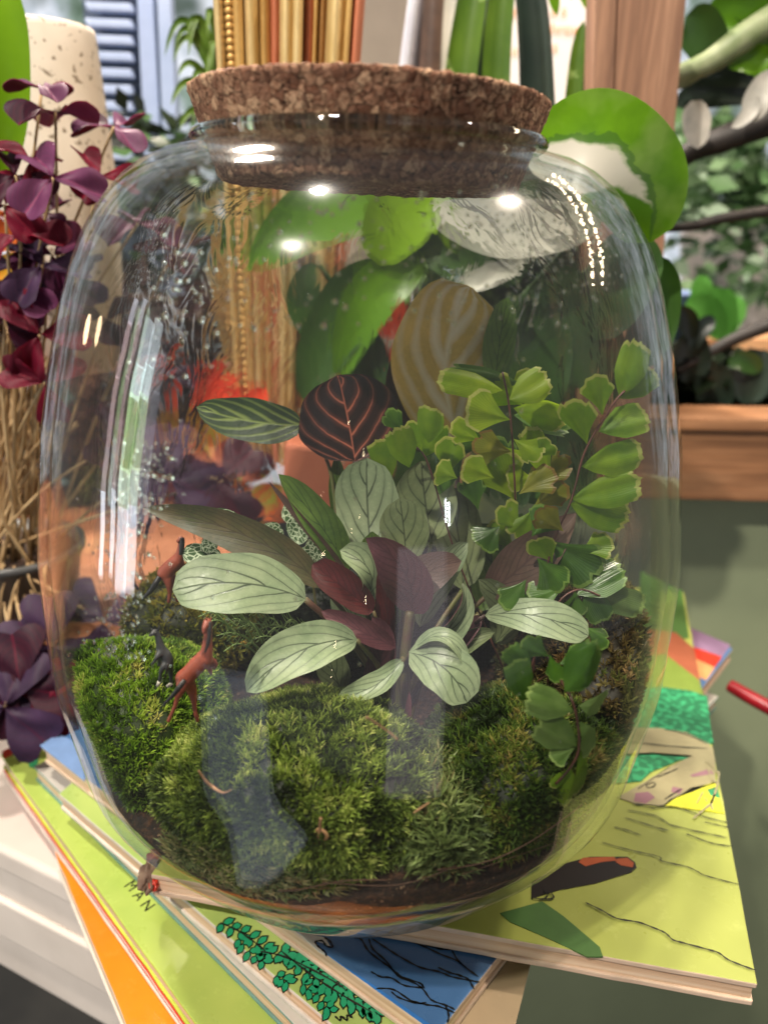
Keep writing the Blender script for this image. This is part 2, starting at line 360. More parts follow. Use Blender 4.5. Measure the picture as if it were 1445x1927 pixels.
# ------------------------------------------------------------------ soil and moss inside the jar
def soil_h(x, y):
    th = np.arctan2(y, x); front = .5-.5*np.sin(th)      # 1 at the front
    wall = np.interp(np.degrees(th), [-180, -142, -130, -118, -110, -102, -95, -88, -78, -64, -51, -39, -20, 20, 90, 180], [10.6, 11.2, 10.2, 9.8, 9.6, 9.8, 10.8, 11.3, 11.4, 10.8, 10.2, 11.2, 11.5, 10, 9.2, 10.6])
    r = np.hypot(x, y)/13.; return wall*(r**6)+(1-r**6)*8.0
def soil_geo():
    n = 120; rows = []
    for k in range(n):
        th = 2*math.pi*k/n; lo = 1.05; c, s = math.cos(th), math.sin(th)
        zw = float(soil_h(12*c, 12*s))+.5*mn.noise(Vector((c*3, s*3, 0)))
        col = [(.01, 1.05), (4, 1.05), (6.6, 1.08)]+[(float(jar_r(z))-.62-.12*abs(mn.noise(Vector((c*9, s*9, z*1.3)))), z) for z in np.linspace(1.5, zw, 20)]
        rw = float(jar_r(zw))-.8
        for q in np.linspace(.95, .02, 14):
            x, y = rw*q*c, rw*q*s; z = float(soil_h(x, y))+.35*mn.noise(Vector((x*.8, y*.8, 1)))+.15*mn.noise(Vector((x*2.4, y*2.4, 3)))
            col.append((rw*q, z))
        rows.append([(r*c, r*s, z) for r, z in col])
    m = len(rows[0]); V = np.array(rows).reshape(-1, 3)
    F = [(k*m+i, ((k+1) % n)*m+i, ((k+1) % n)*m+i+1, k*m+i+1) for k in range(n) for i in range(m-1)]
    return V, np.array(F)
t = NT('dark_potting_soil'); f = t.noise(.35, 6, None, .7)
c = t.ramp(f, [(.34, hexc(20, 13, 9)), (.5, hexc(48, 31, 21)), (.62, hexc(84, 55, 36)), (.78, hexc(120, 84, 56))])
c = t.mix(t.ramp(t.noise(.22, 2), [(.66, (0, 0, 0)), (.7, (1, 1, 1))]), c, hexc(140, 110, 84))
t.set(Base_Color=c, Roughness=.7); t.bump(f, .9, .35); M['soil'] = t.m
V, F = soil_geo(); tag(mk('potting_soil', V, F, M['soil'], org=(0, 0, 1)), kind='stuff', label='dark brown potting soil filling the bottom of the jar', cat='soil')
# fine roots pressed against the glass at the bottom front
RV = []; RF = []; off = 0
for i in range(16):
    th0 = math.radians(RNG.uniform(-112, -50)); z0 = RNG.uniform(5.5, 11.3); dth = RNG.uniform(.12, .6); dz = RNG.uniform(-.9, .9)
    P = []
    for q in np.linspace(0, 1, 6):
        th = th0+dth*q; z = max(1.15, z0+dz*q+.25*math.sin(5*q+i)); r = float(jar_r(z))-.56
        P.append((r*math.cos(th), r*math.sin(th), z))
    v, fc = tube_g(P, np.full(6, RNG.uniform(.012, .036)), 4, 4, off); RV.append(v); RF += [x for x in fc if len(x) == 4]; off += len(v)
t = NT('pale_root'); t.set(Base_Color=hexc(78, 52, 38), Roughness=.6); M['root'] = t.m
tag(mk('fine_roots', np.concatenate(RV), np.array([x for x in RF]), M['root'], org=(0, 0, 1)), kind='stuff', label='fine brown roots curling along the glass at the bottom of the jar', cat='roots')

t = NT('moss_blades'); at = t.n('ShaderNodeVertexColor'); at.layer_name = 'Col'
leafy(t, at.outputs[0], .5, .3, .4); M['moss'] = t.m
def moss_color(P, pal, seed, scale=1.6):
    out = np.zeros((len(P), 3)); pal = np.array(pal)
    for i, p in enumerate(P):
        q = Vector(p)/scale+Vector((seed, seed*2, 0)); v = .5+.55*mn.noise(q)+.35*mn.noise(q*3.1)+RNG.normal()*.14
        v = min(max(v, 0), .999)*(len(pal)-1); k = int(v); out[i] = pal[k]*(1-(v-k))+pal[k+1]*(v-k)
    return out
def moss(name, ctr, rad, n, pal, label, L=(.35, .7), seed=0, tuft=9, wid=.055, star=.9, org=None):
    ctr = np.array(ctr, float); rad = np.array(rad, float)
    nt = n//tuft
    d = RNG.normal(size=(nt*2, 3)); d /= np.linalg.norm(d, axis=1)[:, None]
    d = d[(d[:, 2] > -.75)][:nt]; nt = len(d)
    bump = np.array([1+.10*mn.noise(Vector(x)*2.2+Vector((seed, 0, 0)))+.05*mn.noise(Vector(x)*6) for x in d])
    P = d*rad*bump[:, None]+ctr; Nn = d/rad; Nn /= np.linalg.norm(Nn, axis=1)[:, None]
    P = jar_clip(P, .95)
    wl_ = soil_h(P[:, 0]*13/np.maximum(np.hypot(P[:, 0], P[:, 1]), .1), P[:, 1]*13/np.maximum(np.hypot(P[:, 0], P[:, 1]), .1)); keep = (P[:, 2] > 6) & ((P[:, 2] > wl_-.5) | (np.hypot(P[:, 0], P[:, 1]) < jar_r(P[:, 2])-1.9)); P, Nn = P[keep], Nn[keep]; nt = len(P)
    colr = moss_color(P, pal, seed)
    Pr = np.repeat(P, tuft, 0); Nr = np.repeat(Nn, tuft, 0); Cr = np.repeat(colr, tuft, 0)*RNG.uniform(.7, 1.3, (nt*tuft, 1))
    rnd = RNG.normal(size=Pr.shape); rnd -= Nr*np.sum(rnd*Nr, 1)[:, None]; rnd /= np.linalg.norm(rnd, axis=1)[:, None]
    lean = np.abs(RNG.normal(.55, .35, (len(Pr), 1)))*star
    D = Nr+rnd*lean; D[:, 2] += .25; D /= np.linalg.norm(D, axis=1)[:, None]
    Ln = RNG.uniform(L[0], L[1], (len(Pr), 1)); W = np.cross(D, RNG.normal(size=D.shape)); W /= np.linalg.norm(W, axis=1)[:, None]; W *= wid*RNG.uniform(.6, 1.3, (len(Pr), 1))
    base = Pr-Nr*.15+rnd*RNG.uniform(0, .12, (len(Pr), 1))
    mid = base+D*Ln*.55; D2 = D+rnd*.55; D2 /= np.linalg.norm(D2, axis=1)[:, None]; tip = mid+D2*Ln*.5
    V = np.stack([base-W*.7, base+W*.7, mid-W, mid+W, tip], 1).reshape(-1, 3)
    V = jar_clip(V, .6)
    k = np.arange(len(Pr))[:, None]*5
    F = np.concatenate([k+np.array([[0, 1, 3]]), k+np.array([[0, 3, 2]]), k+np.array([[2, 3, 4]])])
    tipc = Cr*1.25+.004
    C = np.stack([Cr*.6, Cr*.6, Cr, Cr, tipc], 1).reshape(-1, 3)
    # the cushion under the blades
    b = bmesh_ico(4); q = b[0]; bb = np.array([1+.10*mn.noise(Vector(x)*2.2+Vector((seed, 0, 0)))+.05*mn.noise(Vector(x)*6) for x in q])
    Q = jar_clip(q*rad*bb[:, None]*.985+ctr, 1.2); Q[:, 2] = np.maximum(Q[:, 2], 1.3)
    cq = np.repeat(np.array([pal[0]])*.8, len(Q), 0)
    V = np.concatenate([V, Q]); C = np.concatenate([C, cq]); F = np.concatenate([F, b[1]+len(V)-len(Q)])
    o = mk(name, V, F, M['moss'], col=C, smooth=True, org=org if org is not None else (ctr[0], ctr[1], max(1.3, ctr[2]-rad[2])))
    return tag(o, label, 'moss', 'cushions of moss inside the jar', 'stuff')
import bmesh
_ico = {}
def bmesh_ico(sub):
    if sub not in _ico:
        b = bmesh.new(); bmesh.ops.create_icosphere(b, subdivisions=sub, radius=1.0)
        _ico[sub] = (np.array([v.co[:] for v in b.verts]), np.array([[v.index for v in f.verts] for f in b.faces])); b.free()
    return _ico[sub]
G1 = [hexc(22, 32, 10), hexc(44, 60, 18), hexc(90, 110, 38), hexc(140, 158, 68), hexc(184, 188, 110)]
G2 = [hexc(38, 58, 12), hexc(76, 106, 24), hexc(112, 148, 38), hexc(148, 174, 58), hexc(190, 184, 104)]
G3 = [hexc(22, 34, 12), hexc(44, 64, 22), hexc(70, 96, 30), hexc(104, 118, 46), hexc(140, 122, 70)]
G4 = [hexc(40, 46, 16), hexc(80, 92, 26), hexc(134, 130, 44), hexc(166, 140, 66)]
G5 = [hexc(42, 36, 20), hexc(86, 70, 40), hexc(112, 96, 52), hexc(92, 104, 44), hexc(160, 132, 88)]
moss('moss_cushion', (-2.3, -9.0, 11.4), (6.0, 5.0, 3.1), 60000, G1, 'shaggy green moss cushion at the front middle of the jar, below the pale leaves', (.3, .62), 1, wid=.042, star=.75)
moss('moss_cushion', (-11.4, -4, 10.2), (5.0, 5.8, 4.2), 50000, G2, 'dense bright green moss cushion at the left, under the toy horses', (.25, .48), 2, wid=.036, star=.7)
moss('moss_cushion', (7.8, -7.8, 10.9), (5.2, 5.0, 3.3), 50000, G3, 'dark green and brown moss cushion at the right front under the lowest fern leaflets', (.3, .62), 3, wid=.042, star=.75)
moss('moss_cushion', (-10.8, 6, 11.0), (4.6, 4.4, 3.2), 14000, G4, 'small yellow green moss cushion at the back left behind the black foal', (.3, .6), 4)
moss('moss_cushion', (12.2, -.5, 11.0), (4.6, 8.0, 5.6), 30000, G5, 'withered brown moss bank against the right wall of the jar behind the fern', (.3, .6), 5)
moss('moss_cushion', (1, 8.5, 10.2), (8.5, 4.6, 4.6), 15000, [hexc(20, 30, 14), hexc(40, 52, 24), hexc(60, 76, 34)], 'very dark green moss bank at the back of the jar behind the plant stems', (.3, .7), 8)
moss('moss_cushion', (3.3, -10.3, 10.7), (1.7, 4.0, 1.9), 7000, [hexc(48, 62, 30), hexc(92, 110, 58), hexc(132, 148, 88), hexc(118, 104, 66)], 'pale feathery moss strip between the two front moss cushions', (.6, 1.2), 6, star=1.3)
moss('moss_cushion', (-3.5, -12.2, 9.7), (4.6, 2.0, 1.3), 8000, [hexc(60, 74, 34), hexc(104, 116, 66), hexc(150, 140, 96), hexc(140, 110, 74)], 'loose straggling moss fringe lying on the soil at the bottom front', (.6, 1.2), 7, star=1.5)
# ------------------------------------------------------------------ plants inside the jar
M['cal_top'] = vein_mat('calathea_silver', hexc(160, 174, 136), hexc(130, 150, 112), hexc(34, 50, 30), n=3.4, slant=.8, width=.075, mid=.03, strength=.95, rough=.38)
M['cal_olive'] = vein_mat('calathea_olive', hexc(136, 148, 104), hexc(108, 124, 84), hexc(30, 42, 24), n=3.4, slant=.75, width=.07, mid=.03, rough=.4)
M['cal_green'] = vein_mat('calathea_green', hexc(96, 124, 46), hexc(66, 96, 34), hexc(30, 50, 20), n=5., slant=.55, width=.06, mid=.03, rough=.4)
M['cal_back'] = vein_mat('calathea_purple_underside', hexc(112, 66, 70), hexc(86, 48, 56), hexc(60, 30, 38), n=7., slant=.5, width=.12, mid=.05, strength=.5, rough=.5)
M['cal_red'] = vein_mat('calathea_red_underside', hexc(96, 30, 30), hexc(66, 20, 22), hexc(40, 14, 16), n=7., slant=.5, width=.12, mid=.05, strength=.5, rough=.45)
M['cal_mauve'] = vein_mat('calathea_mauve_underside', hexc(112, 84, 76), hexc(86, 72, 56), hexc(64, 44, 44), n=8., slant=.6, width=.12, mid=.05, strength=.55, rough=.5)
M['cal_brown'] = vein_mat('calathea_brown_underside', hexc(98, 86, 54), hexc(66, 74, 40), hexc(56, 40, 34), n=8., slant=.5, width=.12, mid=.04, strength=.5, rough=.5)
M['dottie'] = vein_mat('dark_calathea', hexc(40, 18, 15), hexc(24, 11, 10), hexc(196, 112, 88), n=3.6, slant=.75, width=.07, mid=.016, strength=.8, rough=.35, trans=.1)
M['stem'] = simple('green_stem', hexc(92, 104, 48), hexc(96, 66, 52), 2., .5)
M['stem_dark'] = simple('purple_stem', hexc(70, 36, 36), hexc(54, 50, 30), 2., .5)
crown = AY(745, 1385, -3)
cal = empty('calathea_plant', (crown[0], crown[1], 6.5), 'prayer plant with pale silver green leaves and dark veins in the middle of the jar', 'houseplant')
sv, sb = [M['cal_top'], M['cal_back']], [M['cal_back'], M['cal_top']]
def stem_to(parent, px, y, mat='stem', r=.16, ctr=None):
    c = crown if ctr is None else ctr; e = AY(*px, y); m = (c+e)/2+np.array([0, 0, .6])+(e-c)*np.array([-.12, -.1, 0])
    m = m+nrm(e-c)*0; tube('stem', [c+np.array([RNG.uniform(-.4, .4), RNG.uniform(-.3, .3), -.9]), m, e], [r*1.3, r, r*.75], M[mat], parent, 7, 6)
# back to front
L_ = [ # base, mid, tip, y0,y1,y2, width, mats, kwargs
 ((700, 1050), (692, 960), (690, 862), -1.0, .2, .6, 122, sv, dict(a=.5, b=.42, cup=.12, Noff=(-.1, .2, .1))),
 ((812, 1020), (800, 945), (792, 868), -.8, .6, 1., 118, [M['cal_olive'], M['cal_back']], dict(a=.5, b=.42, cup=.18, Noff=(.25, .2, .1))),
 ((870, 1110), (862, 1010), (838, 915), .2, 1.4, 1.6, 96, [M['cal_olive'], M['cal_back']], dict(a=.5, b=.5, cup=.2, Noff=(.3, 0, 0))),
 ((905, 1150), (925, 1060), (905, 985), 1.2, 2.2, 2.4, 80, [M['cal_green'], M['cal_back']], dict(a=.5, b=.5, cup=.2)),
 ((764, 1060), (760, 1000), (752, 938), -1.8, -1.4, -1.2, 92, [M['cal_olive'], M['cal_back']], dict(a=.5, b=.45, cup=.15, Noff=(.1, 0, .1))),
 ((655, 1075), (600, 985), (524, 892), -2.5, -2.2, -2.0, 66, [M['cal_green'], M['cal_back']], dict(a=.6, b=.7, cup=.5, Noff=(.3, 0, .2))),
 ((660, 1090), (600, 1015), (505, 905), -2.8, -2.6, -2.4, 24, [M['cal_mauve'], M['cal_mauve']], dict(a=.6, b=.7, cup=.3, Noff=(-.5, 0, -.3))),
 ((690, 1125), (694, 1075), (640, 1038), -3.2, -3.6, -3.4, 70, sv, dict(a=.6, b=.5, cup=.6, droop=-.05, Noff=(.3, 0, .5))),
 ((612, 1108), (470, 1012), (268, 955), -4.2, -3.6, -2.6, 74, [M['cal_brown'], M['cal_back']], dict(a=.7, b=.8, cup=.35, Noff=(.1, 0, -.2))),
 ((702, 1150), (648, 1108), (588, 1062), -4.0, -4.4, -4.3, 62, [M['cal_red'], M['cal_back']], dict(a=.5, b=.35, cup=.5, Noff=(.2, 0, .1))),
 ((745, 1218), (672, 1185), (604, 1150), -4.5, -5, -4.9, 46, sb, dict(a=.6, b=.7, cup=.6, Noff=(.2, 0, .2))),
 ((735, 1300), (730, 1180), (722, 1060), -3.5, -3.6, -3.8, 40, [M['cal_red'], M['cal_back']], dict(a=.5, b=.5, cup=-.6, Noff=(.3, 0, 0))),
 ((772, 1152), (790, 1090), (868, 1056), -4.3, -4.4, -4.0, 78, [M['cal_mauve'], M['cal_top']], dict(a=.5, b=.55, cup=.3)),
 ((775, 1155), (760, 1075), (688, 1012), -4.4, -5.2, -5.4, 96, sb, dict(a=.55, b=.8, cup=.35, Noff=(-.2, 0, -.2))),
 ((918, 1118), (1000, 1050), (1084, 965), -2.6, -3.4, -3.6, 92, [M['cal_mauve'], M['cal_back']], dict(a=.55, b=.8, cup=.35, Noff=(-.2, 0, -.1))),
 ((775, 1235), (852, 1172), (872, 1098), -4.4, -4.6, -4.2, 46, sv, dict(a=.6, b=.7, cup=.9, wave=.06, Noff=(.8, 0, .3))),
 ((575, 1128), (455, 1098), (326, 1112), -4.8, -5.2, -5.4, 118, sv, dict(a=.45, b=.38, cup=.12, n=22, m=10, Noff=(-.1, 0, .35))),
 ((672, 1205), (566, 1225), (464, 1302), -5.6, -7, -8, 96, sv, dict(a=.6, b=.6, cup=.3, n=22, m=10, wave=.015, Noff=(-.2, 0, .35))),
 ((770, 1228), (836, 1258), (878, 1322), -5.4, -6.6, -7.2, 100, sv, dict(a=.5, b=.42, cup=.25, Noff=(.2, 0, .2))),
 ((778, 1222), (838, 1200), (880, 1262), -5.3, -6.0, -6.4, 34, [M['cal_top'], M['cal_top']], dict(a=.5, b=.5, cup=.5, Noff=(.1, .2, .8))),
 ((758, 1240), (706, 1290), (634, 1312), -5.4, -6.3, -6.8, 46, sv, dict(a=.6, b=.6, cup=.5, wave=.07, Noff=(0, 0, .5))),
 ((912, 1158), (1010, 1160), (1106, 1196), -4.2, -5.4, -6.0, 72, sv, dict(a=.6, b=.4, cup=.12, n=22, m=10, Noff=(.1, 0, .3))),
 ((640, 1300), (625, 1255), (600, 1215), -3.6, -3.8, -3.8, 60, [M['cal_olive'], M['cal_back']], dict(a=.5, b=.5, cup=.2)),
 ((700, 1240), (660, 1150), (640, 1080), -3.2, -3.0, -2.6, 60, sv, dict(a=.6, b=.7, cup=.6, Noff=(-.4, 0, .1))),
 ((790, 1180), (820, 1090), (880, 1020), -3.4, -3.0, -2.6, 60, sv, dict(a=.6, b=.6, cup=.5, Noff=(.5, 0, .2))),
 ((740, 1180), (716, 1090), (700, 1000), -2.6, -2.4, -2.0, 70, [M['cal_green'], M['cal_back']], dict(a=.5, b=.5, cup=.5, Noff=(-.3, 0, .1))),
 ((930, 1210), (950, 1150), (900, 1090), -2.6, -2.8, -3, 60, [M['cal_olive'], M['cal_back']], dict(a=.5, b=.5, cup=.5)),
 ((690, 1290), (720, 1220), (700, 1160), -4.0, -4.2, -4.2, 50, sb, dict(a=.5, b=.6, cup=.7)),
 ((800, 1290), (860, 1220), (930, 1190), -4.2, -4.4, -4.2, 44, [M['cal_olive'], M['cal_back']], dict(a=.5, b=.6, cup=.7)),
 ((905, 1160), (880, 1190), (860, 1230), -3.8, -4.4, -4.8, 30, sb, dict(a=.6, b=.7, cup=.4)),
]
for b0, m0, t0, y0, y1, y2, wd, mats, kw in L_:
    kw.setdefault('wave', .012); leaf(cal, b0, m0, t0, y0, y1, y2, wd, mats, **kw)
for px, y in (((700, 1050), -1), ((812, 1020), -.8), ((870, 1110), .2), ((764, 1060), -1.8), ((655, 1075), -2.5), ((612, 1108), -4.2), ((575, 1128), -4.8), ((672, 1205), -5.6),
              ((775, 1155), -4.4), ((918, 1118), -2.6), ((912, 1158), -4.2), ((772, 1230), -5.4), ((702, 1150), -4.), ((758, 1240), -5.4), ((905, 1150), 1.2)):
    stem_to(cal, px, y, 'stem' if random.random() < .7 else 'stem_dark', random.uniform(.12, .2))
tube('stem', [AY(765, 1330, -4.2), AY(762, 1240, -4.6), AY(772, 1150, -4.5)], [.24, .26, .2], M['stem'], cal)
# dry sheaths at the crown
for px in ((640, 1200), (745, 1190), (700, 1370), (735, 1150)):
    pass
for i, (px, py, tx, ty) in enumerate(((725, 1345, 745, 1390), (690, 1345, 700, 1372), (770, 1300, 755, 1395))):
    leaf(cal, (tx, ty), ((px+tx)/2+4, (py+ty)/2), (px, py), -6.2, -6.3, -6.2, 14, [M['cal_back'], M['cal_back']], name='sheath', cup=.5, n=8, m=4)

dot = empty('dark_calathea', AY(665, 1000, 3), 'round dark burgundy prayer plant leaf with pinkish gold streaks on its stalk', 'houseplant')
leaf(dot, (668, 868), (655, 790), (636, 706), 2.5, 3, 3, 190, [M['dottie'], M['cal_red']], a=.42, b=.42, cup=.12, n=22, m=10, Noff=(.1, 0, .1))
tube('stem', [AY(668, 868, 2.5), AY(680, 960, 2), AY(700, 1100, 1)], .14, M['stem_dark'], dot)
M['ochre'] = vein_mat('cream_striped_leaf', hexc(226, 196, 104), hexc(196, 172, 84), hexc(246, 240, 214), n=3., slant=.9, width=.30, mid=.06, strength=.85, rough=.4, trans=.35)
M['varieg'] = vein_mat('feathered_green_leaf', hexc(44, 66, 34), hexc(30, 50, 28), hexc(132, 150, 76), n=4., slant=.6, width=.22, mid=.05, strength=.8, rough=.4)
och = empty('striped_prayer_plant', AY(850, 1000, 6), 'large ochre and cream striped leaf standing at the back of the jar above the fern', 'houseplant')
leaf(och, (868, 830), (838, 690), (885, 540), 6, 7, 8, 205, [M['ochre'], M['cal_back']], a=.5, b=.38, cup=.15, n=24, m=10, Noff=(.15, 0, 0))
leaf(och, (800, 850), (770, 760), (760, 640), 6, 7, 7.5, 86, [M['cal_brown'], M['cal_back']], a=.5, b=.6, cup=.3)
leaf(och, (930, 740), (940, 640), (955, 560), 6, 7, 7.5, 60, [M['cal_green'], M['cal_back']], a=.5, b=.6, cup=.3)
tube('stem', [AY(868, 830, 6), AY(860, 920, 5), AY(850, 1080, 4)], .15, M['stem_dark'], och)
va = empty('feathered_prayer_plant', AY(560, 1000, 4), 'small dark green leaf with yellow green feathering at the left beside the dark round leaf', 'houseplant')
leaf(va, (572, 800), (470, 792), (370, 766), 3, 3, 3, 84, [M['varieg'], M['cal_back']], a=.5, b=.6, cup=.2, Noff=(0, 0, .2))
leaf(va, (640, 1000), (636, 930), (634, 858), 3, 3, 3, 34, [M['cal_green'], M['cal_green']], a=.6, b=.6, cup=.3)
tube('stem', [AY(572, 800, 3), AY(620, 880, 3), AY(640, 1040, 2)], .1, M['stem'], va)

# fittonia with net veins and lacy spikemoss
t = NT('net_veined_leaf'); uvn = t.n('ShaderNodeUVMap')
vo = t.n('ShaderNodeTexVoronoi'); vo.feature = 'DISTANCE_TO_EDGE'; vo.inputs['Scale'].default_value = 6.; t.put(vo.inputs['Vector'], uvn.outputs[0])
msk = t.ramp(vo.outputs[0], [(.05, (1, 1, 1)), (.10, (0, 0, 0))])
leafy(t, t.mix(msk, hexc(66, 96, 54), hexc(206, 220, 186)), .5, .2); M['net'] = t.m
fit = empty('nerve_plant', AY(560, 1060, 2), 'small nerve plant with white netted veins behind the left calathea leaves', 'houseplant')
for b0, t0, wd, y in (((575, 985), (535, 950), 46, 2), ((575, 990), (545, 1010), 50, 1.6), ((575, 1000), (585, 960), 44, 1.8), ((480, 1000), (400, 960), 30, .5), ((500, 1030), (460, 1012), 32, .5),
                      ((420, 1050), (342, 1040), 44, -2), ((410, 1030), (380, 1018), 34, -1.8), ((395, 1060), (350, 1065), 30, -2), ((590, 1060), (592, 1010), 34, 0), ((595, 1060), (570, 1030), 30, 0), ((525, 1020), (500, 985), 40, 1)):
    mdp = ((b0[0]+t0[0])/2, (b0[1]+t0[1])/2); leaf(fit, b0, mdp, t0, y, y, y, wd, [M['net'], M['net']], a=.5, b=.45, cup=.2, n=10, m=6)
for q in ((575, 1000, 2), (480, 1010, .5), (410, 1055, -2)):
    tube('stem', [AY(q[0], q[1], q[2]), AY(q[0]+10, q[1]+60, q[2]), AY(q[0]+20, q[1]+150, q[2])], .07, M['stem'], fit, 5, 4)
t = NT('spikemoss_green'); t.set(Base_Color=hexc(132, 158, 92), Roughness=.5); M['spike'] = t.m
RV = []; RF = []; off = 0
def add_t(P, r, seg=4, res=3):
    global off
    v, fc = tube_g(P, np.full(len(P), r) if np.isscalar(r) else np.array(r), seg, res, off); RV.append(v); RF.extend([x for x in fc if len(x) == 4]); off += len(v)
for i in range(26):
    s = np.array([RNG.uniform(430, 600), RNG.uniform(1165, 1245)]); dr = np.array([-RNG.uniform(30, 90), -RNG.uniform(-10, 45)]); y = RNG.uniform(-3.4, -1.8)
    pts = [AY(*(s+dr*q+np.array([0, -18*math.sin(3*q)])), y-q) for q in (0, .33, .66, 1)]; add_t(pts, [.05, .04, .035, .02])
    for k in range(9):
        q = .15+.09*k; bpt = s+dr*q+np.array([0, -18*math.sin(3*q)]); sd = 1 if k % 2 else -1
        e = bpt+np.array([-RNG.uniform(5, 12), sd*RNG.uniform(6, 16)]); add_t([AY(*bpt, y-q), AY(*((bpt+e)/2+[0, 2]), y-q), AY(*e, y-q-.3)], .024, 3, 2)
tag(mk('spikemoss', np.concatenate(RV), np.array(RF), M['spike'], org=(-4, -4, 8)), 'lacy pale green spikemoss sprigs under the left calathea leaves', 'spikemoss', kind='stuff')

# maidenhair fern: fan leaflets with scalloped outer edges
def fern_mat(name, c1, c2, edge, rough=.4, trans=.5):
    t = NT(name); uv = t.n('ShaderNodeUVMap'); sp = t.n('ShaderNodeSeparateXYZ'); t.put(sp.inputs[0], uv.outputs[0])
    ribs = t.math('ABSOLUTE', t.math('SUBTRACT', t.math('FRACT', t.math('MULTIPLY', sp.outputs[0], 17.)), .5))
    c = t.ramp(t.noise(1.3, 4), [(.34, c1), (.66, c2)])
    c = t.mix(t.math('MULTIPLY', t.math('GREATER_THAN', ribs, .38), .28), c, tuple(x*.55 for x in c1))
    c = t.mix(t.math('MULTIPLY', t.math('GREATER_THAN', sp.outputs[1], .93), .8), c, edge)
    t.bump(t.math('ADD', t.math('MULTIPLY', ribs, .7), t.noise(.7, 3)), .22, .10)
    return leafy(t, c, rough, trans)
M['fern_lime'] = fern_mat('fern_lime', hexc(160, 184, 34), hexc(124, 158, 24), hexc(196, 196, 116))
M['fern_green'] = fern_mat('fern_green', hexc(136, 166, 32), hexc(98, 138, 22), hexc(180, 182, 100))
M['fern_dark'] = fern_mat('fern_dark', hexc(74, 112, 26), hexc(46, 82, 18), hexc(110, 138, 60), .3, .2)
M['fern_grey'] = fern_mat('fern_grey', hexc(112, 136, 70), hexc(84, 114, 44), hexc(146, 168, 92), .45, .25)
M['fern_old'] = fern_mat('fern_old', hexc(160, 156, 44), hexc(124, 132, 34), hexc(140, 108, 50))
M['wire'] = simple('dark_wiry_stem', hexc(54, 30, 24), hexc(92, 54, 42), 1., .4)
def fan_leaf(parent, b0, t0, wpx, y0, y1, mat, curl=.25, skew=0.):
    P0, P1 = AY(*b0, y0), AY(*t0, y1); ax = P1-P0; L = np.linalg.norm(ax); axn = ax/L
    N = nrm(CAM-P0)+RNG.normal(size=3)*.22; s = nrm(np.cross(axn, nrm(N))); nn = nrm(np.cross(s, axn))
    wu = PXU(wpx, P0)/2; nr, nc = 7, 24; hl = math.radians(58); ph = RNG.uniform(0, 6.28); lob = RNG.integers(3, 6); th = .05
    top = []; uv = []; cut = RNG.uniform(.06, .16); obl = L > wu*2.5; sid = 1 if RNG.random() < .5 else -1
    for i in range(nr+1):
        rho = (i/nr)**.8
        for j in range(nc+1):
            q = -1+2*j/nc; an = q*hl
            R_ = 1-.13*abs(q)**3; R_ *= 1-cut*max(0, math.cos(lob*an*1.6+ph))**6; edge = .04*abs(math.sin(6.5*an+ph))**.8+.006*math.sin(31*an); R_ -= edge
            r_ = rho*R_
            along = r_*math.cos(an*.98)**.6; lat = r_*math.sin(an)/math.sin(hl)
            lat *= (.5+.5*rho)          # narrow wedge at the foot
            if obl:                     # long leaflets: parallel sides, one of them cut straight
                along = rho*(1-.10*q*q-edge*1.2-(cut*.5*max(0, math.cos(lob*q*2.2+ph))**8))
                lat = q*min(1., (rho*1.9)**.75)*(1-.10*rho**6)*(.82 if q*sid < 0 else 1+.10*abs(math.sin(9*rho+ph))*rho)
            z = -curl*wu*(lat**2)*.8 - curl*.35*L*rho**2+ .06*wu*math.sin(5*q+ph)*rho
            top.append(P0+axn*along*L+s*(lat*wu+skew*wu*rho**2)+nn*z); uv.append((j/nc, rho))
    bot = [p-nn*th*(1 if 0 < (k//(nc+1)) < nr else .3) for k, p in enumerate(top)]
    V = np.array(top+bot); k0 = len(top); F = []
    for i in range(nr):
        for j in range(nc):
            a = i*(nc+1)+j; F.append((a, a+1, a+nc+2, a+nc+1)); F.append((k0+a, k0+a+nc+1, k0+a+nc+2, k0+a+1))
    V = jar_clip(V, .6)
    return mk('leaflet', V, np.array(F), M[mat], parent, uv=np.array(uv+uv))
fern = empty('maidenhair_fern', AY(985, 1290, -1), 'maidenhair fern with scalloped fan leaflets climbing the right side of the jar', 'fern')
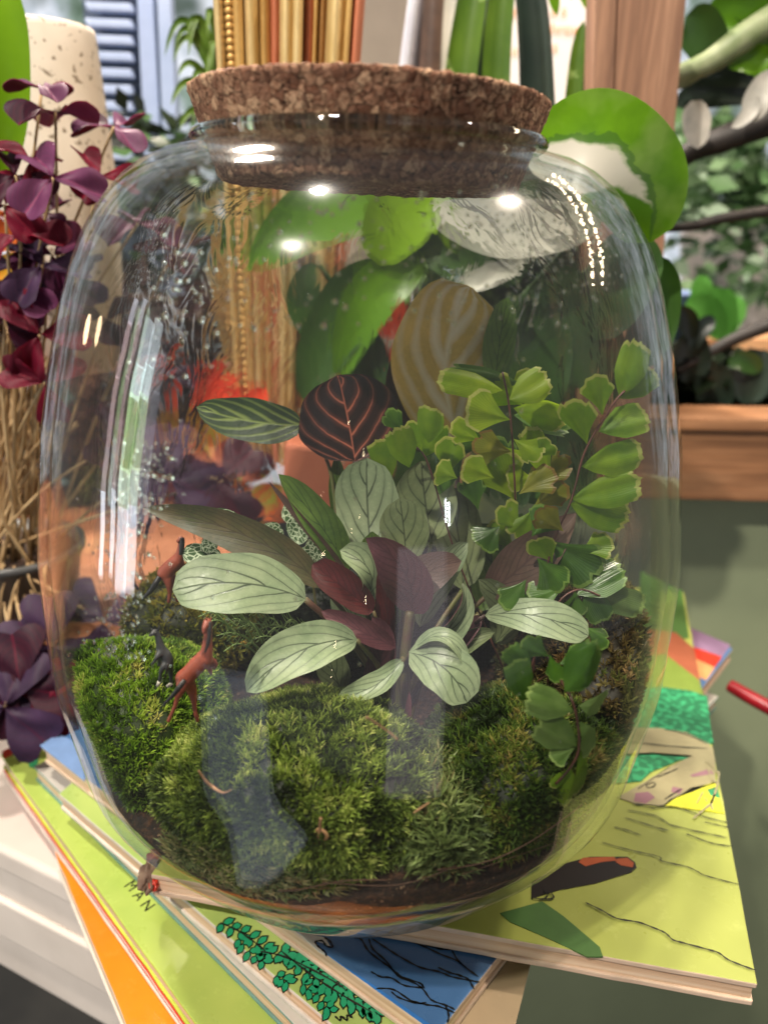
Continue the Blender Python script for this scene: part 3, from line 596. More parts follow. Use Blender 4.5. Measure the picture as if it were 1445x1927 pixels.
FL = [((1165, 748), (1202, 640), 60, 'fern_green'), ((1163, 750), (1238, 700), 56, 'fern_green'), ((1133, 782), (1124, 702), 72, 'fern_green'), ((1104, 836), (1072, 752), 96, 'fern_green'),
      ((1126, 812), (1222, 778), 66, 'fern_green'), ((1094, 878), (1214, 852), 66, 'fern_green'), ((1074, 940), (1212, 908), 66, 'fern_green'), ((1072, 948), (1186, 985), 76, 'fern_green'),
      ((946, 735), (822, 706), 52, 'fern_lime'), ((958, 752), (1034, 706), 66, 'fern_lime'), ((966, 768), (1066, 800), 58, 'fern_lime'), ((960, 790), (872, 768), 96, 'fern_lime'),
      ((962, 850), (886, 836), 84, 'fern_old'), ((966, 826), (1020, 866), 66, 'fern_lime'), ((972, 945), (925, 852), 110, 'fern_lime'), ((976, 930), (1040, 878), 76, 'fern_old'),
      ((1002, 955), (1064, 905), 66, 'fern_old'), ((806, 834), (818, 768), 56, 'fern_green'), ((794, 850), (768, 792), 52, 'fern_green'), ((770, 880), (742, 806), 58, 'fern_green'), ((840, 900), (850, 820), 70, 'fern_green'),
      ((980, 1000), (940, 950), 70, 'fern_green'), ((900, 960), (880, 890), 66, 'fern_dark'), ((1000, 1010), (1036, 960), 80, 'fern_dark'), ((1030, 900), (1000, 800), 50, 'fern_lime'),
      ((1030, 1015), (1126, 1092), 120, 'fern_dark'), ((1085, 1120), (1176, 1070), 72, 'fern_dark'), ((1104, 1108), (1142, 1172), 56, 'fern_dark'), ((1118, 1116), (1212, 1152), 60, 'fern_grey'),
      ((1082, 1112), (1078, 1166), 58, 'fern_dark'), ((1060, 1105), (994, 1130), 76, 'fern_dark'), ((1010, 1050), (1064, 1110), 86, 'fern_dark'), ((990, 1090), (950, 1150), 70, 'fern_dark'), ((1040, 1060), (1010, 1010), 70, 'fern_green'),
      ((1062, 1302), (1146, 1220), 92, 'fern_dark'), ((1034, 1236), (978, 1208), 66, 'fern_dark'), ((1034, 1232), (1046, 1288), 50, 'fern_dark'), ((1000, 1260), (946, 1226), 50, 'fern_dark'), ((1050, 1250), (1105, 1232), 60, 'fern_dark'),
      ((985, 1320), (975, 1240), 60, 'fern_dark'), ((1005, 900), (952, 905), 66, 'fern_lime'), ((1010, 860), (1040, 830), 60, 'fern_green'), ((905, 830), (846, 800), 66, 'fern_lime'), ((930, 900), (870, 870), 70, 'fern_lime'), ((940, 990), (900, 1030), 80, 'fern_dark'), ((1000, 960), (975, 1020), 76, 'fern_green'), ((1060, 1000), (1010, 960), 66, 'fern_old'), ((860, 900), (820, 880), 66, 'fern_green'), ((1090, 1040), (1150, 1010), 66, 'fern_green'), ((1040, 1170), (1000, 1190), 60, 'fern_dark'), ((1100, 1180), (1150, 1210), 56, 'fern_dark'),
      ((1078, 1338), (990, 1308), 66, 'fern_grey'), ((1088, 1328), (1194, 1334), 62, 'fern_grey'), ((1085, 1404), (1014, 1354), 70, 'fern_grey'), ((1090, 1358), (1152, 1444), 48, 'fern_grey'),
      ((1082, 1408), (1032, 1424), 52, 'fern_grey'), ((1092, 1412), (1106, 1518), 42, 'fern_green'), ((1070, 1442), (1072, 1530), 44, 'fern_green'), ((1066, 1450), (1034, 1484), 20, 'fern_green')]
for k, (b0, t0, wd, mt) in enumerate(FL):
    x, yy = b0
    if yy > 1290: y0 = -11.6
    elif yy > 1180: y0 = -10.2 if x < 1100 else -9.0
    elif yy > 1000: y0 = -4.0-.004*(yy-1000)
    elif x > 1040: y0 = -4.5
    else: y0 = -2.4 if k % 2 else -.6
    fan_leaf(fern, b0, t0, wd*1.02, y0, y0-RNG.uniform(0, .6), mt, RNG.uniform(.0, .2), RNG.uniform(-.2, .2))
for k, (b0, t0, wd, mt) in enumerate(FL[8:34]):     # a second, deeper layer of the same fronds
    o_ = RNG.uniform(-34, 34, 2); r_ = RNG.uniform(-16, 16, 2); b1_ = (b0[0]+o_[0], b0[1]+o_[1]); t1_ = (t0[0]+o_[0]+r_[0], t0[1]+o_[1]+r_[1])
    if t1_[0] < 1180: fan_leaf(fern, b1_, t1_, wd*.95, .6, .3, mt if k % 2 else 'fern_dark', RNG.uniform(.05, .3), 0.)
for pts in ([(1000, 1290, -4), (1030, 1060, -4.3), (1075, 940, -4.6), (1100, 850, -4.7), (1150, 765, -4.7), (1175, 735, -4.6)],
            [(985, 1290, -3), (972, 1000, -1.6), (965, 850, -1.6), (957, 760, -1.6), (945, 700, -1.6)],
            [(990, 1280, -5), (1040, 1150, -5), (1085, 1110, -4.8), (1130, 1122, -4.8)],
            [(1000, 1290, -6), (1040, 1270, -9.6), (1072, 1310, -11.4), (1086, 1360, -11.7), (1088, 1412, -11.8), (1070, 1448, -11.8), (1045, 1475, -11.7)],
            [(960, 1290, -2), (860, 1050, -1), (800, 860, -.4), (760, 850, -.4)], [(1030, 1290, -9), (1030, 1240, -9.9), (1010, 1228, -10.1)]):
    tube('stem', [AY(a, b, c) for a, b, c in pts], .05, M['wire'], fern, 6, 5)
for (b0, t0, wd, mt) in FL[:9]:
    pass

# toy horses
M['h_brown'] = simple('brown_toy_plastic', hexc(146, 72, 52), hexc(112, 52, 40), 2.2, .45, .1)
M['h_black'] = simple('black_toy_plastic', hexc(34, 32, 34), hexc(16, 15, 17), 2.2, .45, .1)
M['h_foal'] = simple('dark_grey_toy_plastic', hexc(60, 62, 64), hexc(34, 34, 38), 1.4, .45, .1)
M['h_white'] = simple('white_painted_toy_sock', hexc(190, 184, 172), hexc(150, 146, 136), 1., .5, .1)
def horse(name, label, y, chains, parts, mat, zoff=0):
    """chains: lists of (px, py, dy, radius px) that share their first joint with an earlier chain"""
    foot = max((AY(p[0], p[1], y+p[2]) for c in chains for p in c), key=lambda q: -q[2])
    root = empty(name, foot, label, 'toy horse', 'toy horses on the moss')
    VV = []; FF = []; off = 0
    for c in chains:      # limbs and trunk as overlapping solids, fused into one continuous skin by the remesh
        P = [AY(p[0], p[1], y+p[2]) for p in c]; R_ = [PXU(p[3]*1.2, q) for p, q in zip(c, P)]
        v, f = tube_g(P, np.array(R_), 14, 6, off); VV.append(v); FF += f; off += len(v)
        for q, r in ((P[0], R_[0]), (P[-1], R_[-1])):
            iv, if_ = bmesh_ico(3); VV.append(iv*r+q); FF += [tuple(int(a)+off for a in t3) for t3 in if_]; off += len(iv)
    o = mk('body', np.concatenate(VV), [tuple(int(a) for a in f) for f in FF], M[mat], root)
    rm = o.modifiers.new('fuse', 'REMESH'); rm.mode = 'VOXEL'; rm.voxel_size = .055*S; rm.use_smooth_shade = True
    sm_ = o.modifiers.new('soft', 'SMOOTH'); sm_.iterations = 4; sm_.factor = .5
    for nm, pts, rads, m2 in parts:
        P = [AY(p[0], p[1], y+p[2]) for p in pts]; tube(nm, P, [PXU(r, P[0]) for r in rads], M[m2], root, 7, 6)
    return root
horse('toy_horse', 'reddish brown toy horse with black tail standing tall on the moss, beside the black foal', -9.6,
      [[(348, 1276, 0, 14.5), (360, 1264, 0, 13.5), (371, 1252, 0, 14), (384, 1240, 0, 14), (389, 1226, 0, 10), (391, 1206, 0, 7.5), (392, 1186, 0, 6.5), (391, 1171, 0, 7), (386, 1180, -.3, 5), (384, 1190, -.4, 3.6)],
       [(348, 1276, 0, 14.5), (341, 1296, -.3, 8), (334, 1315, -.2, 4.5), (330, 1328, -.2, 3.6), (323, 1344, -.2, 3.2), (318, 1356, -.2, 3.8)],
       [(348, 1276, 0, 14.5), (360, 1296, .3, 9), (365, 1318, .3, 4.8), (367, 1336, .3, 3.6), (372, 1356, .3, 3.6)],
       [(384, 1240, 0, 14), (399, 1243, .2, 5.5), (407, 1250, .2, 3.6), (403, 1258, .2, 3)], [(384, 1240, 0, 14), (393, 1256, .5, 5), (398, 1268, .5, 3)]],
      [('tail', [(347, 1281, -.5), (338, 1293, -.8), (326, 1308, -.8), (304, 1331, -.7)], [4.5, 5.5, 4.5, 1.5], 'h_black'),
       ('mane', [(396, 1170, -.35), (395, 1190, -.5), (392, 1210, -.6), (386, 1228, -.7)], [2.4, 3.6, 4., 1.8], 'h_black'),
       ('ear', [(389, 1168, -.1), (388, 1161, -.1)], [2.2, .6], 'h_brown'), ('ear', [(396, 1168, .1), (398, 1161, .1)], [2.2, .6], 'h_brown')], 'h_brown')
horse('toy_horse', 'small black toy foal with white socks standing on the left moss cushion', -8.6,
      [[(316, 1244, 0, 9.5), (313, 1234, 0, 9), (305, 1224, 0, 8.5), (301, 1210, 0, 6), (298, 1198, 0, 5), (293, 1189, 0, 5), (287, 1193, -.2, 3.6), (282, 1196, -.2, 2.6)],
       [(316, 1244, 0, 9.5), (306, 1258, -.3, 4.8), (302, 1271, -.3, 3), (300, 1285, -.3, 2.8)], [(316, 1244, 0, 9.5), (321, 1260, .2, 5), (322, 1276, .2, 3), (324, 1292, .2, 2.8)],
       [(305, 1224, 0, 8.5), (296, 1236, -.3, 4), (292, 1244, -.3, 2.6), (287, 1249, -.3, 2.4)], [(305, 1224, 0, 8.5), (302, 1244, .3, 4), (299, 1252, .3, 2.6)]],
      [('ear', [(298, 1186, 0), (300, 1177, 0)], [2.2, .5], 'h_foal'), ('ear', [(289, 1187, 0), (285, 1182, 0)], [2.2, .5], 'h_foal'),
       ('tail', [(316, 1248, -.9), (314, 1260, -1.), (312, 1276, -.9)], [2.4, 2.6, 1.0], 'h_black'), ('sock', [(300, 1282, -.3), (297, 1291, -.35)], [3.2, 3.2], 'h_white'), ('sock', [(324, 1285, .2), (315, 1293, .1)], [3.4, 3.6], 'h_white')], 'h_foal')
horse('toy_horse', 'reddish brown toy horse with black tail half hidden behind the large left calathea leaf', -1.6,
      [[(312, 1078, 0, 13), (322, 1066, 0, 12), (333, 1056, 0, 11), (339, 1042, 0, 7), (341, 1028, 0, 5.5), (342, 1014, 0, 5), (336, 1018, -.2, 3.6)],
       [(312, 1078, 0, 13), (318, 1098, -.2, 6), (320, 1116, -.2, 3.4), (318, 1132, -.2, 3.2)], [(312, 1078, 0, 13), (328, 1096, .3, 6), (332, 1114, .3, 3.4), (334, 1130, .3, 3.2)],
       [(333, 1056, 0, 11), (346, 1072, .2, 5), (350, 1092, .2, 3)]],
      [('tail', [(300, 1086, -.4), (293, 1098, -.6), (283, 1113, -.6), (267, 1128, -.5)], [5, 6, 5, 1.5], 'h_black'), ('mane', [(343, 1012, -.3), (342, 1028, -.4), (340, 1044, -.5)], [3, 4.5, 3], 'h_black')], 'h_brown')
# water beads on the inside of the wall
t = NT('water_bead'); g = t.n('ShaderNodeBsdfGlass'); g.inputs['IOR'].default_value = 1.33; t.put(t.out.inputs[0], g.outputs[0]); M['water'] = t.m
def jar_hit(px, py, off=.52):
    d = nrm(ray(px, py)); s0 = 12.
    for _ in range(700):
        p = CAM+d*s0
        if 0 < p[2] < 36.3 and math.hypot(p[0], p[1]) < jar_r(p[2])-off: return p
        s0 += .05
    return None
# twigs and dead bits on the moss
M['twig'] = simple('dry_root', hexc(150, 112, 76), hexc(110, 76, 50), 1., .7)
def twig(pts, y, r, label, rel=None):
    o = tube('dry_root', [jar_hit(a, b, 1.0+.12*(k % 3)) for k, (a, b) in enumerate(pts)], np.array(r)*.55, M['twig']); tag(o, label, 'root'); return o
twig([(604, 1540), (600, 1575), (596, 1596), (612, 1588), (606, 1606), (598, 1592), (616, 1574), (600, 1560), (590, 1580), (604, 1616), (618, 1600)], -13.0, [.10, .12, .14, .12, .14, .12, .12, .1, .1, .1, .05], 'curled knot of pale dry root hanging on the front moss cushion')
twig([(374, 1450), (388, 1470), (402, 1482), (420, 1492), (436, 1486)], -11.9, [.05, .1, .12, .08, .03], 'thin branching reddish root lying on the left of the front moss')
twig([(690, 1350), (700, 1356), (735, 1380), (748, 1392)], -9.6, [.12, .08, .06, .05], 'short brown stalk end at the foot of the calathea')
twig([(778, 1530), (790, 1522), (808, 1510)], -12.6, [.05, .08, .04], 'short orange brown needle on the right of the front moss')
twig([(1026, 1518), (1028, 1500), (1030, 1496)], -11.6, [.09, .07, .03], 'tiny pale husk on the dark right moss cushion')
icoV, icoF = bmesh_ico(2); DV = []; DF = []; dk = 0
def bead(px, py, r):
    global dk
    p = jar_hit(px, py)
    if p is None: return
    n = nrm((p[0], p[1], 0)); q = icoV*np.array([1, 1, RNG.uniform(1, 1.25)])*r; q = q-np.outer(q@n, n)*.45
    DV.append(q+p); DF.append(icoF+dk*len(icoV)); dk += 1
for i in range(420):
    py = RNG.uniform(830, 1240); c = 250-(py-830)*.09; bead(c+RNG.normal()*28+(20 if py < 980 else 0), py, abs(RNG.normal(.028, .026))+.014)
for i in range(60): bead(RNG.normal(350, 40), RNG.normal(560, 60), abs(RNG.normal(.045, .03))+.02)
for i in range(260): bead(RNG.uniform(420, 1180), RNG.uniform(360, 620), abs(RNG.normal(.028, .02))+.012)
for i in range(300): bead(RNG.normal(1040, 70), RNG.normal(420, 60), abs(RNG.normal(.026, .015))+.012)
for i in range(90): bead(RNG.uniform(130, 1250), RNG.uniform(600, 1500), abs(RNG.normal(.025, .015))+.012)
tag(mk('water_beads', np.concatenate(DV), np.concatenate(DF), M['water'], org=(0, 0, 20)), 'tiny beads of condensation on the inside of the jar wall', 'condensation', kind='stuff')

# ------------------------------------------------------------------ books
def xy(v): return np.array([v[0], v[1], 0.])
M['page'] = None
def page_mat():
    t = NT('book_pages'); v = t.obj((1, 1, 40)); f = t.noise(14., 3, v, .6)
    c = t.ramp(f, [(.3, hexc(186, 150, 118)), (.5, hexc(214, 182, 150)), (.7, hexc(226, 202, 174))]); t.set(Base_Color=c, Roughness=.8)
    t.bump(t.noise(12., 2, v), .5, .05); return t.m
M['page'] = page_mat()
def cover_mat(name, c1, c2, rough=.28, size=6., scuff=True):
    t = NT(name); c = t.ramp(t.noise(size, 4), [(.3, c1), (.7, c2)])
    sc = t.ramp(t.noise(1.6, 6, None, .75), [(.56, (0, 0, 0)), (.74, (1, 1, 1))])
    c = t.mix(t.math('MULTIPLY', sc, .34), c, tuple(min(1, x*1.3+.08) for x in c1))
    t.set(Base_Color=c, Roughness=t.math('ADD', t.math('MULTIPLY', t.noise(2.5, 4), .25), rough-.1), Coat_Weight=.25, Coat_Roughness=.2)
    t.bump(t.noise(3., 3), .12, .1); return t.m
def edge_mat(name, c): return simple(name, c, tuple(x*.8 for x in c), 2., .6, .2)
M['c_lime'] = cover_mat('lime_cover', hexc(170, 178, 90), hexc(154, 162, 78))
M['c_blue'] = cover_mat('blue_cover', hexc(80, 120, 166), hexc(64, 100, 146))
M['c_pale'] = cover_mat('pale_green_cover', hexc(176, 194, 108), hexc(150, 176, 96))
M['c_green'] = cover_mat('bright_green_cover', hexc(184, 200, 100), hexc(162, 184, 88))
M['c_orange'] = cover_mat('orange_cover', hexc(240, 140, 28), hexc(226, 122, 20))
M['c_white'] = cover_mat('white_cover', hexc(206, 200, 190), hexc(190, 182, 172))
M['c_red'] = cover_mat('red_cover', hexc(206, 60, 44), hexc(190, 44, 38))
M['c_taupe'] = cover_mat('taupe_print', hexc(168, 148, 118), hexc(150, 132, 106))
M['board_pale'] = edge_mat('worn_board_pale', hexc(214, 188, 164)); M['board_white'] = edge_mat('worn_board_white', hexc(220, 208, 196))
M['board_teal'] = edge_mat('worn_board_teal', hexc(110, 150, 140)); M['board_red'] = edge_mat('worn_board_red', hexc(200, 84, 60)); M['board_lime'] = edge_mat('worn_board_lime', hexc(190, 206, 70))
def prism(name, poly, z0, z1, mat, parent, bev=.06, seg=2, wob=0.):
    """poly corners (xy), subdivided edges so a worn edge can wander a little"""
    pts = []
    for i in range(len(poly)):
        a, b = poly[i], poly[(i+1) % len(poly)]; nsg = 24
        for k in range(nsg):
            p = a+(b-a)*k/nsg; nn = nrm(np.cross(b-a, [0, 0, 1.])); e = 1 if 0 < k < nsg else 0
            pts.append(p+nn*wob*e*(mn.noise(Vector((p[0]*.6, p[1]*.6, z0)))+.5*mn.noise(Vector((p[0]*2.2, p[1]*2.2, z0)))))
    n = len(pts); V = [(*p[:2], z0) for p in pts]+[(*p[:2], z1) for p in pts]
    F = [tuple(range(n))[::-1], tuple(range(n, 2*n))]+[(i, (i+1) % n, n+(i+1) % n, n+i) for i in range(n)]
    o = mk(name, V, F, mat, parent, smooth=False)
    if bev: bevel(o, bev, seg)
    return o
def inset(poly, d):
    c = sum(poly)/len(poly); out = []
    for i, p in enumerate(poly):
        a = nrm(poly[i-1]-p); b = nrm(poly[(i+1) % 4]-p); out.append(p+(a+b)*d)
    return out
def book(label, P, z, th, cover, board, spine_edge=None, pages='page', bt=.28, sq=.14, group='picture books stacked under the jar'):
    """P = 4 corners counter-clockwise; hard boards, page block, spine along edge 0-1 if asked"""
    P = [xy(p) for p in P]; c = sum(P)/4
    root = empty('picture_book', (c[0], c[1], z-th), label, 'book', group)
    def cv(nm, z0, z1):
        o = prism(nm, P, z0, z1, [M[cover], M[board]], root, .07, 2, .05)
        n = len(o.data.polygons); idx = ([1, 0] if nm == 'front_cover' else [0, 1])+[1]*(n-2)
        o.data.polygons.foreach_set('material_index', idx); return o
    cv('front_cover', z-bt, z); cv('back_cover', z-th+.004, z-th+bt)
    prism('page_block', inset(P, sq), z-th+bt+.002, z-bt-.002, M[pages], root, 0)
    return root
def corner_rect(NR, d1, l1, d2, l2): return [NR, NR+nrm(d1)*l1, NR+nrm(d1)*l1+nrm(d2)*l2, NR+nrm(d2)*l2]
# ---- top book
A0 = GZ(1425, 1852, 0); dA1 = GZ(1285, 1110, 0)-A0; dA2 = GZ(846, 1747, 0)-A0
bA = book('lime green picture book with printed trees on top of the stack, directly under the jar', corner_rect(A0, dA1, 45.5, dA2, 31.6), 0., 1.5, 'c_lime', 'board_pale', bt=.34)
def ink(name, c, rough=.35): return simple(name, c, tuple(x*.85 for x in c), 1.5, rough, .05)
M['i_black'] = ink('black_ink', hexc(30, 30, 28)); M['i_green'] = simple('foliage_ink', hexc(52, 150, 100), hexc(30, 104, 66), .5, .4, .05, lo=.42, hi=.52); M['i_darkgreen'] = ink('dark_green_ink', hexc(74, 110, 56))
M['i_log'] = ink('grey_trunk_ink', hexc(160, 152, 116)); M['i_purple'] = ink('purple_ink', hexc(150, 110, 120)); M['i_orange'] = ink('burnt_orange_ink', hexc(176, 86, 46)); M['i_dark'] = ink('near_black_ink', hexc(26, 18, 18))
M['i_yellow'] = ink('yellow_ink', hexc(214, 214, 60)); M['i_brown'] = ink('red_brown_ink', hexc(150, 84, 58)); M['i_vine'] = ink('vine_green_ink', hexc(36, 156, 108)); M['i_white'] = ink('white_ink', hexc(214, 210, 200)); M['i_sky'] = ink('sky_blue_ink', hexc(70, 136, 200))
M['i_violet'] = ink('violet_ink', hexc(146, 118, 150)); M['i_peach'] = ink('peach_ink', hexc(228, 164, 106)); M['i_redprint'] = ink('red_ink', hexc(206, 62, 44)); M['i_olive'] = ink('olive_ink', hexc(112, 132, 54)); M['i_lightblue'] = ink('light_blue_ink', hexc(120, 150, 196))
M['i_blueedge'] = ink('bright_blue_ink', hexc(60, 124, 196)); M['i_shade'] = ink('olive_green_print', hexc(168, 178, 56))
PZ = {}
def patch(book_, z, px, mat, lay=1, nm='printed_shape'):
    P = [GZ(a, b, z) for a, b in px]; zz = z+.012*lay; P = [GZ(a, b, zz) for a, b in px]
    n = len(P); V = np.array([(p[0], p[1], zz) for p in P]+[(p[0], p[1], z-.05) for p in P])
    F = [tuple(range(n))]+[(i, n+i, n+(i+1) % n, (i+1) % n) for i in range(n)]
    ar = sum(P[i][0]*P[(i+1) % n][1]-P[(i+1) % n][0]*P[i][1] for i in range(n))
    if ar < 0: F = [f[::-1] for f in F]
    return mk(nm, V, F, M[mat], book_, smooth=False)
def lines(book_, z, polys, wpx, mat='i_black', lay=3, nm='printed_lines'):
    V = []; F = []
    for pl in polys:
        zz = z+.012*lay; P = [GZ(a, b, zz) for a, b in pl]; Q = catmull(P, 5) if len(P) > 2 else np.array(P); T = np.gradient(Q, axis=0)
        k = len(V)
        for i, q in enumerate(Q):
            s = nrm(np.cross(T[i], [0, 0, 1])); w_ = PXU(wpx, q)*.5*(1+.35*math.sin(i*1.7)); w_ *= .35+.65*min(1, min(i, len(Q)-1-i)/2+.2)
            V += [q-s*w_, q+s*w_]
        for i in range(len(Q)-1): F.append((k+2*i, k+2*i+2, k+2*i+3, k+2*i+1))
    o = mk(nm, V, F, M[mat], book_, smooth=False)
    return o
patch(bA, 0, [(1205, 1075), (1283, 1112), (1296, 1200), (1250, 1215), (1200, 1210)], 'i_darkgreen', 1)
patch(bA, 0, [(1190, 1180), (1270, 1190), (1305, 1220), (1318, 1290), (1255, 1240), (1190, 1260)], 'i_brown', 2)
patch(bA, 0, [(1150, 1245), (1250, 1230), (1315, 1280), (1330, 1330), (1150, 1330)], 'i_olive', 3)
gp = [(1100, 1310), (1180, 1300), (1240, 1292), (1300, 1300), (1330, 1310), (1335, 1355), (1342, 1400), (1300, 1395), (1285, 1380), (1250, 1372), (1200, 1372), (1100, 1372)]
patch(bA, 0, gp, 'i_green', 4)
patch(bA, 0, [(1100, 1366), (1240, 1370), (1290, 1378), (1335, 1400), (1338, 1428), (1230, 1420), (1100, 1424)], 'i_log', 5)
patch(bA, 0, [(1100, 1420), (1230, 1416), (1330, 1424), (1280, 1430), (1225, 1452), (1205, 1470), (1100, 1480)], 'i_green', 5)
patch(bA, 0, [(1180, 1490), (1260, 1442), (1340, 1404), (1345, 1430), (1345, 1470), (1270, 1500), (1245, 1516), (1195, 1512), (1160, 1500)], 'i_log', 6)
patch(bA, 0, [(1195, 1492), (1220, 1490), (1232, 1500), (1215, 1512), (1192, 1508)], 'i_purple', 7); patch(bA, 0, [(1265, 1480), (1285, 1484), (1278, 1494), (1262, 1490)], 'i_purple', 7)
patch(bA, 0, [(1298, 1458), (1335, 1446), (1342, 1456), (1302, 1462)], 'i_purple', 7)
patch(bA, 0, [(1300, 1482), (1346, 1472), (1362, 1530), (1250, 1516), (1270, 1502)], 'i_yellow', 6); patch(bA, 0, [(1330, 1486), (1348, 1480), (1354, 1502), (1336, 1496)], 'i_green', 7)
lines(bA, 0, [[(1190, 1512), (1230, 1520), (1270, 1518), (1330, 1538), (1370, 1548)], [(1180, 1524), (1230, 1534), (1252, 1546), (1262, 1552), (1320, 1566), (1368, 1576)], [(1175, 1538), (1220, 1552), (1258, 1563)],
              [(1155, 1556), (1180, 1562), (1206, 1572)], [(1290, 1568), (1320, 1580), (1346, 1588), (1378, 1592)], [(1132, 1585), (1180, 1598), (1215, 1606), (1242, 1613), (1245, 1620), (1290, 1630), (1312, 1640), (1320, 1645), (1350, 1654), (1390, 1664)],
              [(1325, 1546), (1350, 1552), (1372, 1557)], [(1250, 1372), (1290, 1381), (1332, 1400)], [(1110, 1398), (1180, 1396), (1260, 1404), (1330, 1408)], [(1195, 1512), (1245, 1516), (1270, 1500), (1346, 1472)], [(1260, 1442), (1200, 1484)],
              [(1214, 1478), (1228, 1472), (1232, 1478), (1220, 1482), (1214, 1478)], [(1236, 1462), (1256, 1454), (1275, 1446)], [(1250, 1504), (1262, 1496), (1282, 1484)]], 2.2, lay=9)
lines(bA, 0, [[(1304, 1540), (1320, 1526), (1336, 1512), (1344, 1494), (1350, 1470), (1352, 1450)], [(1344, 1494), (1338, 1510), (1340, 1524)], [(1348, 1474), (1336, 1462), (1332, 1440)], [(1350, 1455), (1338, 1440), (1326, 1432)], [(1310, 1512), (1322, 1490)], [(1324, 1500), (1330, 1508)]], 3.6, 'i_log', 10)
lines(bA, 0, [[(1101, 1698), (1130, 1712), (1160, 1728), (1200, 1735), (1235, 1748), (1252, 1756), (1265, 1768), (1285, 1774), (1330, 1786), (1352, 1793), (1370, 1806), (1400, 1818), (1422, 1826)]], 3.2, lay=9)
patch(bA, 0, [(1000, 1660), (1060, 1625), (1110, 1612), (1180, 1612), (1194, 1622), (1197, 1632), (1188, 1641), (1120, 1662), (1050, 1675), (1000, 1690)], 'i_dark', 5)
patch(bA, 0, [(1096, 1614), (1155, 1612), (1160, 1619), (1130, 1622), (1102, 1630), (1088, 1622)], 'i_orange', 6); patch(bA, 0, [(1160, 1616), (1180, 1614), (1192, 1624), (1190, 1632), (1168, 1628), (1158, 1622)], 'i_orange', 6)
lines(bA, 0, [[(1000, 1688), (1020, 1692), (1030, 1684), (1022, 1676)], [(1022, 1676), (1036, 1680), (1041, 1690), (1020, 1692)]], 3, lay=9)
patch(bA, 0, [(940, 1718), (1020, 1696), (1060, 1724), (1100, 1758), (1128, 1782), (1134, 1800), (1105, 1800), (1030, 1765), (960, 1735)], 'i_darkgreen', 3)
# ---- blue book
B0 = GZ(824, 1947, -1.6); dB1 = GZ(570, 1762, -1.6)-B0; dB2 = GZ(933, 1804, -1.6)-B0
PB = [B0, B0+nrm(dB2)*47.5, B0+nrm(dB2)*47.5+nrm(dB1)*34, B0+nrm(dB1)*34]
bB = book('blue picture book with cloud outlines on its cover, second from the top and turned askew', PB, -1.62, 1.4, 'c_blue', 'board_pale')
zb = -1.62
patch(bB, zb, [(572, 1764), (584, 1758), (615, 1795), (640, 1812), (690, 1845), (835, 1945), (822, 1945)], 'i_blueedge', 1)
patch(bB, zb, [(572, 1764), (560, 1752), (612, 1764), (622, 1782), (610, 1775), (592, 1770), (612, 1796), (600, 1790)], 'i_white', 2)
lines(bB, zb, [[(592, 1772), (606, 1770), (614, 1780), (626, 1782), (620, 1770), (610, 1764)], [(592, 1772), (600, 1782), (612, 1792), (614, 1800)],
               [(666, 1764), (680, 1768), (694, 1790), (722, 1812), (736, 1822), (756, 1838), (790, 1850), (798, 1860)], [(694, 1766), (702, 1786), (726, 1808), (748, 1836), (780, 1850), (796, 1862), (812, 1882), (840, 1892), (856, 1900)],
               [(700, 1766), (724, 1782), (752, 1800), (790, 1820), (824, 1828), (850, 1838), (880, 1844), (902, 1848)], [(698, 1828), (716, 1838), (736, 1840), (760, 1854), (792, 1858), (794, 1852)],
               [(708, 1860), (740, 1862), (772, 1882), (800, 1890), (826, 1894), (856, 1906)], [(736, 1866), (752, 1878), (786, 1888), (802, 1886)], [(770, 1770), (800, 1782), (830, 1796), (860, 1808), (878, 1822)],
               [(850, 1788), (866, 1812), (900, 1838)], [(824, 1820), (846, 1830), (870, 1836)], [(838, 1892), (844, 1910), (842, 1925)], [(862, 1836), (880, 1842), (892, 1862)], [(800, 1778), (830, 1786), (850, 1786)]], 3.4, lay=4)
# far right corner of the same cover, seen beyond the top book
patch(bB, zb, [(1292, 1178), (1374, 1214), (1358, 1236), (1290, 1212)], 'i_violet', 1); patch(bB, zb, [(1290, 1212), (1358, 1236), (1344, 1256), (1290, 1232)], 'i_redprint', 1); patch(bB, zb, [(1290, 1232), (1344, 1256), (1328, 1280), (1290, 1262)], 'i_peach', 1)
patch(bB, zb, [(76, 1403), (110, 1380), (150, 1400), (160, 1470)], 'i_lightblue', 1)
# ---- pale green book with the vine
zc = -3.06
c1, c2 = GZ(625, 1927, zc), GZ(344, 1690, zc); dC1 = nrm(c2-c1); r1, r2 = GZ(965, 1927, zc), GZ(995, 1815, zc); dC2 = nrm(r2-r1)
den = dC1[0]*(-dC2[1])-(-dC2[0])*dC1[1]; rhs = r1-c1; s_ = (rhs[0]*(-dC2[1])-(-dC2[0])*rhs[1])/den; C0 = c1+dC1*s_
PC = [C0, C0+dC2*47, C0+dC2*47+dC1*34, C0+dC1*34]
bC = book('pale green picture book with printed leafy twigs, third from the top', PC, zc, 1.35, 'c_pale', 'board_white')
V = []; F = []; LV = []
def vine_leaf(cx, cy, ang, ln, wd):
    return [(cx+ln*(u*math.cos(ang))-wd*v*math.sin(ang), cy+ln*(u*math.sin(ang))+wd*v*math.cos(ang)) for u, v in ((0, 0), (.3, .42), (.65, .45), (1, 0), (.65, -.45), (.3, -.42))]
def vine(path, n, sc):
    out = []; P = catmull(np.array([(a, b, 0.) for a, b in path]), 8)[:, :2]
    for i in range(n):
        q = P[int((i+.5)/n*(len(P)-1))]
        for sd in (-1, 1): out.append(vine_leaf(q[0], q[1], math.radians(40+sd*62+RNG.uniform(-22, 22)), sc*RNG.uniform(.8, 1.2), sc*.62))
    return out
vl = []
